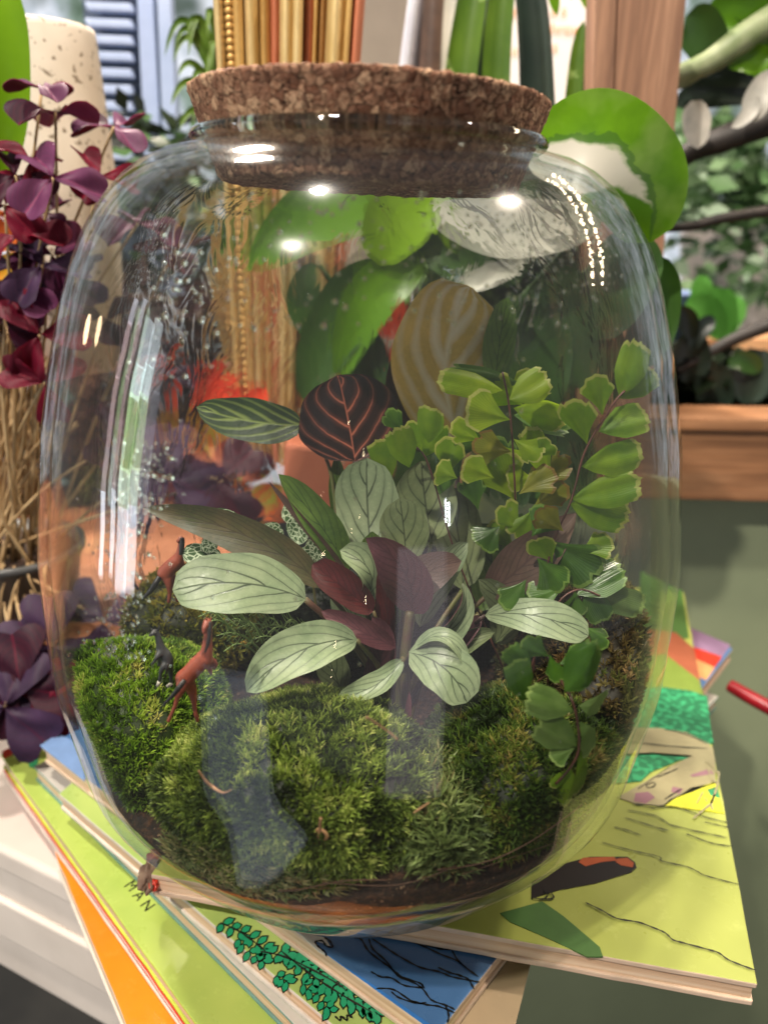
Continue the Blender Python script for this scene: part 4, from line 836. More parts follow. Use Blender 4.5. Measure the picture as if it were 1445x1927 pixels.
for pth, n, sc in (([(414, 1736), (446, 1748), (478, 1770), (500, 1790)], 6, 20), ([(450, 1766), (470, 1790), (500, 1812)], 5, 19), ([(490, 1790), (540, 1800), (580, 1812), (620, 1840), (650, 1862)], 13, 21), ([(530, 1790), (580, 1830), (640, 1870), (700, 1905)], 13, 22),
                   ([(520, 1835), (545, 1850)], 3, 19), ([(596, 1866), (612, 1890), (622, 1902)], 4, 20), ([(650, 1862), (690, 1890), (716, 1912)], 7, 24), ([(570, 1850), (590, 1872)], 3, 18)):
    vl += vine(pth, n, sc)
def multi_patch(book_, z, polys, mat, lay, nm, grow=0):
    V = []; F = []
    for pl in polys:
        c = np.mean(pl, 0); P = [GZ(*(c+(np.array(q)-c)*(1+grow)), z+.012*lay) for q in pl]
        ar = sum(P[i][0]*P[(i+1) % len(P)][1]-P[(i+1) % len(P)][0]*P[i][1] for i in range(len(P)))
        if ar < 0: P = P[::-1]
        k = len(V); V += [tuple(p) for p in P]; F.append(tuple(range(k, k+len(P))))
    return mk(nm, V, F, M[mat], book_, smooth=False)
multi_patch(bC, zc, vl, 'i_dark', 2, 'printed_twig_outline', .32)
for k, pl in enumerate(vl):
    q = GZ(*pl[0], zc)
for k in range(3):
    multi_patch(bC, zc, vl[k::3], 'i_vine', 3+k, 'printed_twig_leaves', -.05)
lines(bC, zc, [[(414, 1736), (446, 1750), (478, 1772), (500, 1790)], [(530, 1790), (580, 1830), (640, 1870), (700, 1905)], [(490, 1790), (540, 1802), (620, 1842), (650, 1862)], [(630, 1912), (640, 1920), (642, 1912), (652, 1920), (654, 1910), (664, 1916)]], 3.4, lay=7)
patch(bC, zc, [(820, 1940), (933, 1796), (1000, 1806), (968, 1935), (900, 1960)], 'c_taupe', 1)
# ---- slim white book under it
z2 = -4.44
p0, p1 = GZ(64, 1442, z2), GZ(500, 1874, z2); d = nrm(p1-p0); sd = np.array([-d[1], d[0], 0])
bC2 = book('slim white picture book with a teal board, fourth from the top', [p0, p0+d*34, p0+d*34+sd*46, p0+sd*46], z2, 1.3, 'c_white', 'board_teal', bt=.22)
# ---- bright green book
zd = -5.78
p0, p1 = GZ(2, 1420, zd), GZ(369, 1927, zd); d = nrm(p1-p0); sd = np.array([-d[1], d[0], 0])
bD = book('bright green picture book with black capital letters on its cover', [p0, p0+d*34, p0+d*34+sd*46, p0+sd*46], zd, 1.25, 'c_green', 'board_lime', bt=.2)
patch(bD, zd, [(4, 1414), (50, 1392), (100, 1368), (108, 1378), (62, 1402), (8, 1428)], 'i_redprint', 1)
patch(bD, zd, [(52, 1428), (62, 1416), (74, 1424), (70, 1446), (56, 1444)], 'i_green', 2)
bD2 = book('thin red picture book with pale board edges directly under the bright green one', [p0-sd*.1+d*.2, p0+d*34-sd*.1, p0+d*34+sd*45, p0+sd*45], zd-1.26, .85, 'c_red', 'board_white', bt=.2, pages='board_red', sq=.12)
# lettering
def letter(ch, px, ctr_h, ang_to, zz, parent):
    cu = bpy.data.curves.new('lettering', 'FONT'); cu.body = ch; cu.size = 1; cu.extrude = .006; cu.align_x = 'CENTER'; cu.align_y = 'CENTER'
    o = bpy.data.objects.new('tmp', cu); SC.collection.objects.link(o); bpy.context.view_layer.update()
    me = bpy.data.meshes.new_from_object(o.evaluated_get(bpy.context.evaluated_depsgraph_get())); bpy.data.objects.remove(o)
    me.name = 'printed_letter'; me.materials.clear(); me.materials.append(M['i_black'])
    c = GZ(*px, zz); upv = nrm(xy(GZ(*ang_to, zz)-c)); rt = np.array([upv[1], -upv[0], 0]); h = ctr_h*1.42
    co = np.zeros(len(me.vertices)*3); me.vertices.foreach_get('co', co); co = co.reshape(-1, 3)
    W = c+np.outer(co[:, 0]*h*.95, rt)+np.outer(co[:, 1]*h, upv)+np.array([0, 0, 1])*(co[:, 2:3]*1.0+.02)
    me.vertices.foreach_set('co', ((W-ORG[parent.name])*S).ravel()); me.update()
    q = bpy.data.objects.new('printed_letter', me); SC.collection.objects.link(q); q.parent = parent
# reading along the left edge of the cover, tops towards the far right
for ch, px in (('M', (247, 1668)), ('A', (262, 1686)), ('N', (277, 1705))):
    letter(ch, px, .72, (px[0]+24, px[1]-16), zd, bD)
# ---- orange book
ze = -8.0
p0, p1 = GZ(125, 1655, ze), GZ(238, 1927, ze); d = nrm(p1-p0); sd = np.array([-d[1], d[0], 0]); p0 = p0-d*3
bE = book('thick orange picture book near the bottom of the stack', [p0, p0+d*34, p0+d*34+sd*11, p0+sd*11], ze, 1.9, 'c_orange', 'board_white', bt=.28)
# worn torn corner at the spine of the top book
t = simple('torn_board', hexc(150, 128, 108), hexc(112, 88, 74), .8, .9, .6); M['torn'] = t
pL = A0+nrm(dA2)*31.6
q_ = bmesh_ico(4); cv_ = np.array([v*(1+.5*mn.noise(Vector(v)*1.7)+.3*mn.noise(Vector(v)*4)) for v in q_[0]])*np.array([.55, 1.15, .62])+pL+np.array([-.25, .8, -.72])
mk('torn_corner', cv_, q_[1], M['torn'], bA)
mk('torn_label', cv_*.0+(cv_-pL-np.array([.15, .8, -.72]))*np.array([.5, .35, .5])+pL+np.array([.35, .1, -.75]), q_[1], M['i_redprint'], bA); mk('torn_tape', (cv_-pL-np.array([.15, .8, -.72]))*np.array([.8, .4, .5])+pL+np.array([.1, 1.75, -.45]), q_[1], M['i_brown'], bA)
# ------------------------------------------------------------------ white bench under the books
M['white_paint'] = simple('white_paint', hexc(226, 214, 204), hexc(212, 200, 190), 8., .45, .08)
zt = -9.92
b0 = GZ(0, 1597, zt); b1 = GZ(118, 1655, zt); d = nrm(b1-b0); bk = np.array([-d[1], d[0], 0])
bench = empty('white_bench', (b1[0], b1[1], zt-14), 'white painted bench with stepped mouldings along its front edge under the books', 'bench')
o = b0-d*14
V, F = box_g(o+[0, 0, -2.4], d*40, bk*34, [0, 0, 2.4]); bevel(mk('bench_top', V, F, M['white_paint'], bench, smooth=False), .5, 4)
for k, (dz, h_, ins) in enumerate(((2.41, 3.4, .5), (5.82, 4.2, .15), (10.03, 4.6, .7))):
    V, F = box_g(o+bk*ins+d*ins+[0, 0, -dz-h_], d*(40-2*ins), bk*(34-2*ins), [0, 0, h_]); bevel(mk('moulding', V, F, M['white_paint'], bench, smooth=False), .3, 3)
for q in (17, 35):
    V, F = box_g(o+bk*18+d*q+[0, 0, -120], d*3, bk*3, [0, 0, 105]); mk('leg', V, F, M['white_paint'], bench, smooth=False)

# ------------------------------------------------------------------ floor, sage green panel, rail and post
M['floor'] = simple('dark_stone_floor', hexc(46, 44, 40), hexc(30, 29, 27), 12., .7)
V, F = box_g((-400, -200, -134), (800, 0, 0), (0, 700, 0), (0, 0, 4)); tag(mk('floor', V, F, M['floor'], smooth=False, org=(0, 0, -130)), kind='structure')
M['sage'] = simple('sage_green_paint', hexc(156, 166, 132), hexc(138, 148, 118), 40., .35, .05)
V, F = box_g((4, 48, -130), (160, 0, 0), (0, 4, 0), (0, 0, 136.5)); sg = mk('counter_panel', V, F, M['sage'], smooth=False)
tag(sg, 'plain sage green painted counter front behind the books at the right', 'counter'); bevel(sg, .4)
def wood_mat(name, c1, c2, c3, axis, sc=1.):
    t = NT(name); st = [1, 1, 1]; st[axis] = .06; v = t.obj(tuple(st))
    f = t.noise(1.3*sc, 6, v, .6, .6); c = t.ramp(f, [(.3, c1), (.5, c2), (.68, c3)])
    g = t.noise(.35*sc, 3, v); c = t.mix(t.math('MULTIPLY', t.ramp(g, [(.45, (1, 1, 1)), (.6, (0, 0, 0))]), .3), c, tuple(x*.5 for x in c1))
    t.set(Base_Color=c, Roughness=.5); t.bump(f, .3, .12); return t.m
M['wood_v'] = wood_mat('red_brown_wood_upright', hexc(116, 84, 66), hexc(146, 108, 84), hexc(168, 128, 102), 2)
M['wood_h'] = wood_mat('red_brown_wood_rail', hexc(120, 82, 56), hexc(154, 108, 74), hexc(176, 130, 94), 0, 1.3)
def vplane_box(name, px, y, th, mat, parent=None, smooth=False, bev=.15, **kw):
    """a board facing the camera: pixel outline at depth y, real thickness th behind it"""
    P = [AY(a, b, y) for a, b in px]; n = len(P); V = P+[p+np.array([0, th, 0]) for p in P]
    ar = sum(P[i][0]*P[(i+1) % n][2]-P[(i+1) % n][0]*P[i][2] for i in range(n)); F = [tuple(range(n)), tuple(range(n, 2*n))[::-1]]+[(i, n+i, n+(i+1) % n, (i+1) % n) for i in range(n)]
    if ar < 0: F = [f[::-1] for f in F]
    o = mk(name, V, F, M[mat] if isinstance(mat, str) else mat, parent, smooth=smooth, **kw)
    if bev: bevel(o, bev)
    return o
rail = vplane_box('wooden_rail', [(640, 792), (1600, 812), (1600, 948), (640, 925)], 44, 5, 'wood_h')
tag(rail, 'horizontal reddish wooden rail on top of the sage green counter', 'rail')
cap = vplane_box('rail_cap', [(640, 776), (1600, 792), (1600, 816), (640, 796)], 43.2, 7, 'wood_h'); tag(cap, 'lighter wooden cap strip lying along the rail', 'rail cap')
post = empty('wooden_post', AY(1180, 780, 36), 'upright reddish brown wooden post behind the variegated leaf', 'post')
vplane_box('post_board', [(1160, -80), (1298, -80), (1222, 780), (1128, 780)], 36, 3, 'wood_v', post)
vplane_box('post_bead', [(1122, -80), (1163, -80), (1131, 780), (1098, 780)], 35.4, 3, 'wood_v', post)
# ------------------------------------------------------------------ daylight backdrop beyond the shop
t = NT('bright_window_daylight'); v = t.obj((1, 1, 1))
f1 = t.noise(14., 4, v, .6); f2 = t.noise(45., 3, v)
c = t.ramp(f1, [(.28, hexc(84, 106, 84)), (.40, hexc(140, 158, 146)), (.48, hexc(196, 204, 214)), (.58, hexc(238, 242, 250))])
c = t.mix(t.ramp(f2, [(.50, (0, 0, 0)), (.62, (1, 1, 1))]), c, hexc(70, 84, 70))
e = t.n('ShaderNodeEmission'); t.put(e.inputs[0], c); e.inputs[1].default_value = 1.1; t.put(t.out.inputs[0], e.outputs[0]); M['day'] = t.m
V, F = box_g((-330, 250, -62), (760, 0, 0), (0, 2, 0), (0, 0, 340)); tag(mk('sky', V, F, M['day'], smooth=False, org=(0, 250, -62)), kind='structure')
# shop wall strip, shutter, poster
M['grey_wall'] = simple('warm_grey_plaster', hexc(136, 126, 114), hexc(118, 108, 98), 12., .7)
o = vplane_box('plaster_pier', [(640, -80), (800, -80), (770, 760), (600, 760)], 56, 6, 'grey_wall'); tag(o, 'warm grey plastered pier behind the gold frame', 'wall')
M['shut'] = simple('blue_white_paint', hexc(176, 190, 222), hexc(150, 166, 200), 10., .4)
M['shut_gap'] = simple('shutter_back', hexc(60, 74, 96), hexc(40, 52, 72), 10., .6)
sh = empty('louvred_shutter', AY(250, 500, 70), 'pale blue louvred shutter blurred in the background at the left', 'shutter')
for k in range(14):
    y0 = -60+k*31; vplane_box('slat', [(158, y0), (246+.03*k, y0+3), (252, y0+21), (164, y0+17)], 70, 1.2, 'shut', sh, bev=.2)
vplane_box('shutter_backing', [(150, -80), (300, -80), (345, 620), (196, 620)], 73, 1, 'shut_gap', sh); vplane_box('stile', [(292, -80), (318, -80), (352, 620), (322, 620)], 69, 2, 'shut', sh); vplane_box('stile', [(254, -80), (284, -80), (322, 620), (288, 620)], 71, 1.5, 'shut', sh)
M['poster'] = simple('white_poster_paper', hexc(236, 226, 222), hexc(226, 214, 212), 20., .6, .03); M['poster_ink'] = simple('orange_poster_ink', hexc(236, 168, 112), hexc(228, 150, 90), 5., .6, 0)
ps = empty('poster', AY(1040, 300, 75), 'white poster with blurred orange lettering between the strap leaves and the post', 'poster')
vplane_box('sheet', [(945, -80), (1150, -80), (1120, 330), (945, 330)], 75, .5, 'poster', ps)
def txt(s_, px, y, hpx, parent, mat):
    cu = bpy.data.curves.new('lettering', 'FONT'); cu.body = s_; cu.size = 1; cu.extrude = .01
    o = bpy.data.objects.new('tmp', cu); SC.collection.objects.link(o); bpy.context.view_layer.update()
    me = bpy.data.meshes.new_from_object(o.evaluated_get(bpy.context.evaluated_depsgraph_get())); bpy.data.objects.remove(o)
    me.name = 'printed_text'; me.materials.clear(); me.materials.append(M[mat]); co = np.zeros(len(me.vertices)*3); me.vertices.foreach_get('co', co); co = co.reshape(-1, 3)
    c = AY(*px, y); h = PXU(hpx, c)*1.4; W = c+np.stack([co[:, 0]*h, -.1-co[:, 2], co[:, 1]*h], 1)
    me.vertices.foreach_set('co', ((W-ORG[parent.name])*S).ravel()); me.update(); q = bpy.data.objects.new('printed_text', me); SC.collection.objects.link(q); q.parent = parent
txt('a s', (1035, 30), 74.8, 20, ps, 'poster_ink'); txt('hrow', (1034, 64), 74.8, 20, ps, 'poster_ink'); txt('s', (1038, 98), 74.8, 20, ps, 'poster_ink'); txt('h', (962, 34), 74.8, 18, ps, 'poster_ink'); txt('a', (962, 104), 74.8, 18, ps, 'poster_ink')
# poles
M['white_rod'] = simple('white_rod_paint', hexc(206, 206, 216), hexc(180, 180, 196), 5., .4); M['pole_brown'] = simple('brown_pole', hexc(92, 68, 54), hexc(66, 48, 40), 3., .5); M['pole_grey'] = simple('grey_pole', hexc(150, 142, 144), hexc(120, 112, 116), 3., .5)
tag(tube('thin_rod', [AY(786, -60, 48), AY(760, 130, 48), AY(740, 300, 48)], .5, M['white_rod']), 'thin white leaning rod behind the cork lid', 'rod')
tag(tube('brown_pole', [AY(822, -60, 50), AY(806, 200, 50), AY(790, 400, 50)], 1.3, M['pole_brown']), 'dark brown pole behind the cork lid', 'pole')
tag(tube('grey_pole', [AY(790, -60, 51), AY(780, 200, 51), AY(770, 400, 51)], 1.0, M['pole_grey']), 'pale grey pole beside the brown one', 'pole')
# gold picture frame
def gold(name, c1, c2, rough=.45, metal=.45):
    t = NT(name); v = t.obj((1, 1, .12)); c = t.ramp(t.noise(2.0, 5, v, .65), [(.35, c1), (.62, c2)]); t.set(Base_Color=c, Roughness=rough, Metallic=metal); t.bump(t.noise(.8, 4, t.obj((1, 1, .5))), .35, .15); return t.m
M['gold'] = gold('gilded_wood', hexc(214, 178, 112), hexc(180, 138, 76)); M['gold_pale'] = gold('pale_gilding', hexc(226, 202, 150), hexc(196, 166, 108)); M['gold_dark'] = gold('tarnished_gilding', hexc(160, 116, 62), hexc(120, 80, 40)); M['gold_red'] = gold('red_bole', hexc(190, 116, 84), hexc(166, 92, 62), .5, .1)
M['terra'] = simple('salmon_paint', hexc(190, 112, 84), hexc(176, 96, 70), 10., .6)
gf = empty('gilded_frame', AY(540, 870, 26), 'tall gilded picture frame with beaded mouldings standing behind the jar', 'picture frame')
gx = [(402, 420, 'gold_pale', .9), (420, 440, 'gold_dark', 0.2), (440, 458, 'gold', 1.1), (458, 486, 'gold_pale', .6), (486, 508, 'gold', .2), (508, 528, 'gold_red', .0), (528, 556, 'gold_pale', .5), (556, 574, 'gold_pale', 1.2), (574, 594, 'gold_red', .1), (594, 602, 'gold', .6), (602, 620, 'gold_dark', .1), (620, 656, 'gold_pale', .7), (656, 668, 'gold', 1.), (668, 690, 'gold_red', .4)]
for a, b, m_, pr in gx:
    def bx(x, yy): return (402+52*yy/870.)+(x-402)/288.*(288-122*yy/870.)
    P = [AY(bx(a, 0)+.0, -60, 26), AY(bx(b, 0), -60, 26), AY(bx(b, 870), 870, 26), AY(bx(a, 870), 870, 26)]
    wv = P[1]-P[0]; n_ = 8; V = []; F = []
    for (l, r) in ((P[0], P[1]), (P[3], P[2])):
        for i in range(n_+1):
            q = i/n_; V.append(l+(r-l)*q+np.array([0, -pr-1.1*math.sin(math.pi*q)*np.linalg.norm(wv)*.5, 0]))
        V += [r+np.array([0, 3, 0]), l+np.array([0, 3, 0])]
    m2 = n_+3
    for i in range(m2): F.append((i, (i+1) % m2, m2+(i+1) % m2, m2+i))
    F += [tuple(range(m2))[::-1], tuple(range(m2, 2*m2))]
    mk('moulding', V, F, M[m_], gf, smooth=False)
# row of beads along one moulding
bv, bf = bmesh_ico(2)
BV = []; BF = []
for k in range(64):
    yy = -50+k*14.4; c = AY(402+52*yy/870.+28/288.*(288-122*yy/870.), yy, 25.2); BV.append(bv*.33+c); BF.append(bf+k*len(bv))
mk('bead_row', np.concatenate(BV), np.concatenate(BF), M['gold'], gf)['kind'] = 'stuff'
# ------------------------------------------------------------------ wooden shelf at the left with pots
M['shelf_wood'] = wood_mat('orange_brown_wood', hexc(134, 80, 52), hexc(160, 100, 68), hexc(176, 120, 86), 0, 2.)
shz = 1.2
V, F = box_g((-90, 17.5, shz-2), (78, 0, 0), (0, 42, 0), (0, 0, 2)); s1 = mk('side_table', V, F, M['shelf_wood'], smooth=False); bevel(s1, .3); tag(s1, 'orange brown wooden side table carrying the potted plants behind the jar at the left', 'table')
M['soil2'] = M['soil']
M['pot_grey'] = simple('grey_plastic_pot', hexc(84, 84, 82), hexc(66, 66, 66), 5., .35)
def pot(name, px, y, rpx, hpx, mat, label, cat='pot', taper=.8, rimh=.6):
    c = AY(*px, y); r = PXU(rpx, c); h = hpx; prof = [(r*taper, c[2]-h), (r*.985, c[2]-rimh-.05), (r*1.05, c[2]-rimh), (r*1.05, c[2]), (r*.97, c[2]), (r*.95, c[2]-.7), (r*.9, c[2]-.9)]
    V, F = lathe_g([(.02, c[2]-h)]+prof, 64, (c[0], c[1])); root = empty(name, (c[0], c[1], c[2]-h), label, cat)
    mk('pot_wall', V, F, M[mat], root); V, F = lathe_g([(r*.93, c[2]-.85), (r*.5, c[2]-.6), (.02, c[2]-.5)], 40, (c[0], c[1])); mk('pot_soil', V, F, M['soil'], root); return root, c, r
op, oc, orad = pot('plant_pot', (18, 1022), 23., 128, 5.2, 'pot_grey', 'shallow grey plastic pot holding the purple shamrock at the left', taper=.85)
# cream speckled vase
t = NT('speckled_cream_ceramic'); c = t.ramp(t.noise(4., 4), [(.3, hexc(204, 192, 178)), (.7, hexc(190, 176, 160))])
sp = t.ramp(t.noise(.6, 2, None, .5), [(.62, (0, 0, 0)), (.66, (1, 1, 1))]); c = t.mix(sp, c, hexc(120, 104, 88)); t.set(Base_Color=c, Roughness=.55); t.bump(sp, -.2, .1); M['cream'] = t.m
vc = AY(108, 330, 34); vr = PXU(100, vc); vt = AY(100, 52, 34)[2]
prof = [(.02, vc[2]-16), (vr*.8, vc[2]-16), (vr*1.02, vc[2]-8), (vr*1.06, vc[2])]+[(vr*(1.06-.14*q), vc[2]+(vt-vc[2])*q) for q in (.2, .5, .8, .95)]+[(vr*.90, vt), (vr*.82, vt+.05), (vr*.8, vt-1), (.02, vt-1.2)]
V, F = lathe_g(prof, 72, (vc[0], vc[1])); tag(mk('speckled_vase', V, F, M['cream'], org=(vc[0], vc[1], vc[2]-16)), 'cream speckled ceramic planter turned towards the window at the upper left', 'planter')
# ------------------------------------------------------------------ purple shamrock
def petal_mat(name, c1, c2, glow):
    t = NT(name); c = t.ramp(t.noise(2.5, 5, None, .6), [(.3, c1), (.7, c2)]); uv = t.n('ShaderNodeUVMap'); sp = t.n('ShaderNodeSeparateXYZ'); t.put(sp.inputs[0], uv.outputs[0])
    a = t.math('ABSOLUTE', t.math('SUBTRACT', sp.outputs[1], .5)); vn = t.math('ABSOLUTE', t.math('SUBTRACT', t.math('FRACT', t.math('MULTIPLY', t.math('ADD', sp.outputs[0], a), 7.)), .5))
    c = t.mix(t.math('MULTIPLY', t.math('LESS_THAN', vn, .06), .25), c, glow); c = t.mix(t.math('MULTIPLY', t.math('LESS_THAN', a, .02), .5), c, glow)
    t.bump(t.noise(1.2, 4), .25, .12); return leafy(t, c, .55, .3, .3, glow)
M['ox_dark'] = petal_mat('shamrock_dark_purple', hexc(62, 16, 34), hexc(40, 18, 38), hexc(120, 20, 50)); M['ox_light'] = petal_mat('shamrock_light_purple', hexc(108, 58, 94), hexc(76, 34, 64), hexc(160, 50, 100))
M['ox_red'] = petal_mat('shamrock_wine_red', hexc(112, 14, 42), hexc(74, 8, 30), hexc(180, 24, 60)); M['ox_blue'] = petal_mat('shamrock_dusky_violet', hexc(74, 50, 82), hexc(46, 30, 52), hexc(90, 30, 60))
M['straw'] = simple('straw_stem', hexc(188, 160, 118), hexc(146, 116, 78), 2., .6)
def tri_leaflet(parent, c, d, N, L, mats, fold=.35):
    """folded triangular leaflet: hinge at c, broad outer edge with a notch"""
    d = nrm(d); s = nrm(np.cross(d, N)); n = nrm(np.cross(s, d)); top = []; uv = []
    nr, nc = 9, 14; L = L*1.02; b1, b2 = RNG.uniform(-.25, .25), RNG.uniform(.1, .45)
    for i in range(nr+1):
        r = i/nr
        for j in range(nc+1):
            q = -1+2*j/nc; out = (1-.16*(1-abs(q))**2-.24*abs(q)**5); al = r*out*L; lat = q*(r**.85)*(1-.12*r**4)*L*.62
            top.append(c+d*al+s*lat*math.cos(fold)+n*(abs(lat)**1.25*L**-.25*math.sin(fold)-b2*L*r*r+b1*lat*r+.03*L*math.sin(7*r+4*q))); uv.append((r, j/nc))
    V = np.array(top+[p-n*.05 for p in top]); k = len(top); F = []; mi = []
    for i in range(nr):
        for j in range(nc):
            a = i*(nc+1)+j; F.append((a, a+1, a+nc+2, a+nc+1)); mi.append(0); F.append((k+a, k+a+nc+1, k+a+nc+2, k+a+1)); mi.append(1)
    return mk('leaflet', V, np.array(F), [M[m] for m in mats], parent, mi=mi, uv=np.array(uv+uv))
ox = empty('purple_shamrock', (oc[0], oc[1], oc[2]-.5), 'purple shamrock plant with folded triangular leaves on thin straw coloured stems at the left', 'houseplant')
def shamrock(px, y, Lpx, mats, nrm_=(0, -.3, 1), rot=0, stem=True, fold=.75, k=3):
    c = AY(*px, y); N = nrm(nrm_); u = nrm(np.cross(N, [0, 1, .2])); w_ = np.cross(N, u); L = PXU(Lpx, c)
    for i in range(k):
        a = rot+i*2*math.pi/3; d = u*math.cos(a)+w_*math.sin(a); tri_leaflet(ox, c+d*.1, d, N, L, mats, fold)
    if stem:
        b = np.array([oc[0]+RNG.uniform(-3.2, 3.2), oc[1]+RNG.uniform(-3, 2), oc[2]-.6]); m = (b+c)/2+np.array([RNG.uniform(-1.2, 1.2), RNG.uniform(-1, 1), .8])
        tube('stem', [b, m, c], [.16, .13, .10], M['straw'], ox, 5, 6)
DL, LD, RL, BL = ('ox_dark', 'ox_light'), ('ox_light', 'ox_dark'), ('ox_red', 'ox_light'), ('ox_blue', 'ox_dark')
for px, y, L, mt, nn, rot in (((80, 163), 22, 66, LD, (0, -.15, 1), .2), ((105, 212), 22, 90, DL, (.1, -.12, 1), 1.0), ((215, 238), 24, 76, LD, (.2, -.4, 1), .3), 
                              ((30, 330), 19, 74, DL, (.4, -.7, .6), 5.4), ((100, 335), 18, 96, LD, (.3, -.9, .7), 5.5), ((60, 300), 20, 60, RL, (.6, -.6, .6), 4.4), ((190, 330), 21, 70, RL, (.3, -.6, .6), 5.6),
                              ((10, 385), 18, 80, RL, (0, -.9, .6), .3), ((40, 440), 18, 90, ('ox_red', 'ox_dark'), (0, -.5, .9), .9), ((85, 400), 22, 60, LD, (0, -.5, .9), 2.2), ((30, 500), 19, 80, BL, (.1, -.8, .6), .1), ((80, 500), 18, 90, BL, (.2, -.7, .6), 1.3),
                              ((100, 480), 20, 76, LD, (.2, -.9, .5), 4.1), ((40, 545), 18, 80, LD, (-.2, -.9, .5), 2.3), ((90, 560), 19, 60, LD, (.1, -.8, .6), 3.3), ((75, 630), 17, 90, RL, (.2, -1, .2), 1.6), ((85, 720), 17, 80, ('ox_red', 'ox_dark'), (.3, -1, .1), 4.6), ((10, 600), 17.5, 70, DL, (.2, -1, .4), .6),
                              ((140, 520), 24, 74, BL, (.2, -.7, .6), 2.5), ((260, 420), 25, 80, LD, (.1, -.4, .9), .9), ((330, 470), 26, 74, DL, (.1, -.4, .9), 2.), ((200, 600), 26, 70, DL, (.1, -.6, .9), 2.), ((300, 700), 27, 70, BL, (.1, -.6, .9), 1.)):
    shamrock(px, y, L, mt, nn, rot)
for px, y, L, mt, nn, rot in (((60, 1235), 14.5, 80, BL, (.25, -.9, .5), 1.2), ((5, 1270), 14, 90, ('ox_blue', 'ox_dark'), (0, -.8, .6), .4), ((100, 1215), 15, 100, BL, (.1, -1, .3), 5.0), ((40, 1290), 13, 110, ('ox_dark', 'ox_dark'), (.1, -1, .4), .9), ((10, 1330), 12, 110, BL, (0, -1, .5), 2.4), ((90, 1320), 13, 90, RL, (0, -1, .4), .2),
                              ((320, 900), 17.5, 110, BL, (.1, -.9, .5), .8), ((420, 905), 18, 96, DL, (0, -.9, .5), 2.), ((195, 1170), 16.5, 90, BL, (.1, -.9, .4), 1.6), ((240, 820), 20, 84, DL, (.1, -.8, .5), 1.)):
    shamrock(px, y, L, mt, nn, rot, fold=.2)
for i in range(22):
    b = np.array([oc[0]+RNG.uniform(-3, 3.2), oc[1]+RNG.uniform(-3.6, 1), oc[2]-.6]); e = AY(RNG.uniform(-20, 150), RNG.uniform(480, 820), RNG.uniform(18, 25)); m = (b+e)/2+RNG.normal(size=3)*.8
    tube('dry_stem', [b, m, e], [.17, .14, .08], M['straw'], ox, 5, 4)
for i in range(16):
    b = np.array([oc[0]+RNG.uniform(-4, 4.5), oc[1]-RNG.uniform(3, 4.4), oc[2]-.2]); e = b+np.array([RNG.uniform(-1.5, 1.5), -RNG.uniform(.6, 2), -RNG.uniform(2, 5)])
    tube('dry_stem', [b, (b+e)/2+np.array([0, -.8, .9]), e], [.10, .09, .05], M['straw'], ox, 5, 4)
# ------------------------------------------------------------------ big leaves behind the jar
M['big_green'] = speck_mat('waxy_green_leaf', hexc(104, 152, 16), hexc(74, 120, 10), hexc(120, 164, 34), 4., .9, .35, .3)
M['big_lime'] = speck_mat('lime_leaf', hexc(136, 178, 12), hexc(108, 154, 8), hexc(150, 190, 30), 4., .9, .35, .4)
M['big_dark'] = speck_mat('dark_green_leaf', hexc(62, 96, 34), hexc(40, 68, 26), hexc(84, 116, 50), 4., .9, .35, .15)
M['big_white'] = speck_mat('cream_leaf', hexc(214, 210, 196), hexc(196, 198, 180), hexc(170, 190, 130), 3., .74, .4, .25)
def varieg_mat():
    t = NT('green_and_cream_leaf'); uv = t.n('ShaderNodeUVMap'); sp = t.n('ShaderNodeSeparateXYZ'); t.put(sp.inputs[0], uv.outputs[0])
    u = sp.outputs[0]; v = t.math('SUBTRACT', t.math('MULTIPLY', sp.outputs[1], 2.), 1.); nz = t.math('MULTIPLY', t.math('SUBTRACT', t.noise(2.4, 4), .5), .5)
    vv = t.math('ADD', v, nz)
    st_ = t.math('MULTIPLY', t.math('SUBTRACT', t.noise(.8, 4, t.obj((.35, 1, 1))), .5), .35); vv = t.math('ADD', vv, st_)
    m1 = t.math('MULTIPLY', t.math('MULTIPLY', t.math('ADD', vv, .16), 7., clamp=True), t.math('MULTIPLY', t.math('SUBTRACT', t.math('SUBTRACT', 2.1, t.math('MULTIPLY', u, 2.5)), vv), 9., clamp=True))
    g = t.ramp(t.noise(4., 4), [(.35, hexc(112, 162, 14)), (.65, hexc(84, 132, 10))])
    pale = t.math('MULTIPLY', t.math('LESS_THAN', vv, -.15), t.ramp(t.noise(3.5, 3), [(.46, (0, 0, 0)), (.66, (1, 1, 1))])); g = t.mix(t.math('MULTIPLY', pale, .5), g, hexc(150, 176, 90))
    c = t.mix(m1, g, hexc(222, 214, 200)); dk = t.math('LESS_THAN', t.math('ABSOLUTE', t.math('ADD', vv, .18)), .07); c = t.mix(t.math('MULTIPLY', dk, .6), c, hexc(60, 100, 40))
    t.bump(t.noise(1.6, 3), .2, .15); return leafy(t, c, .32, .3)
M['varieg_big'] = varieg_mat()
ph = empty('variegated_houseplant', AY(1000, 420, 20), 'houseplant with one large green and cream leaf behind the right shoulder of the jar', 'houseplant')
leaf(ph, (985, 300), (1150, 290), (1222, 456), 18, 15.5, 17, 200, [M['varieg_big'], M['big_green']], a=.5, b=.42, cup=.16, n=30, m=18, Noff=(.1, 0, .2))
tube('stem', [AY(972, 262, 17), AY(900, 300, 19), AY(820, 420, 21), AY(780, 640, 22)], .45, M['big_green'], ph)
bp = empty('broad_leaf_plant', AY(760, 700, 22), 'broad green leaves of a plant seen through the upper part of the jar', 'houseplant')
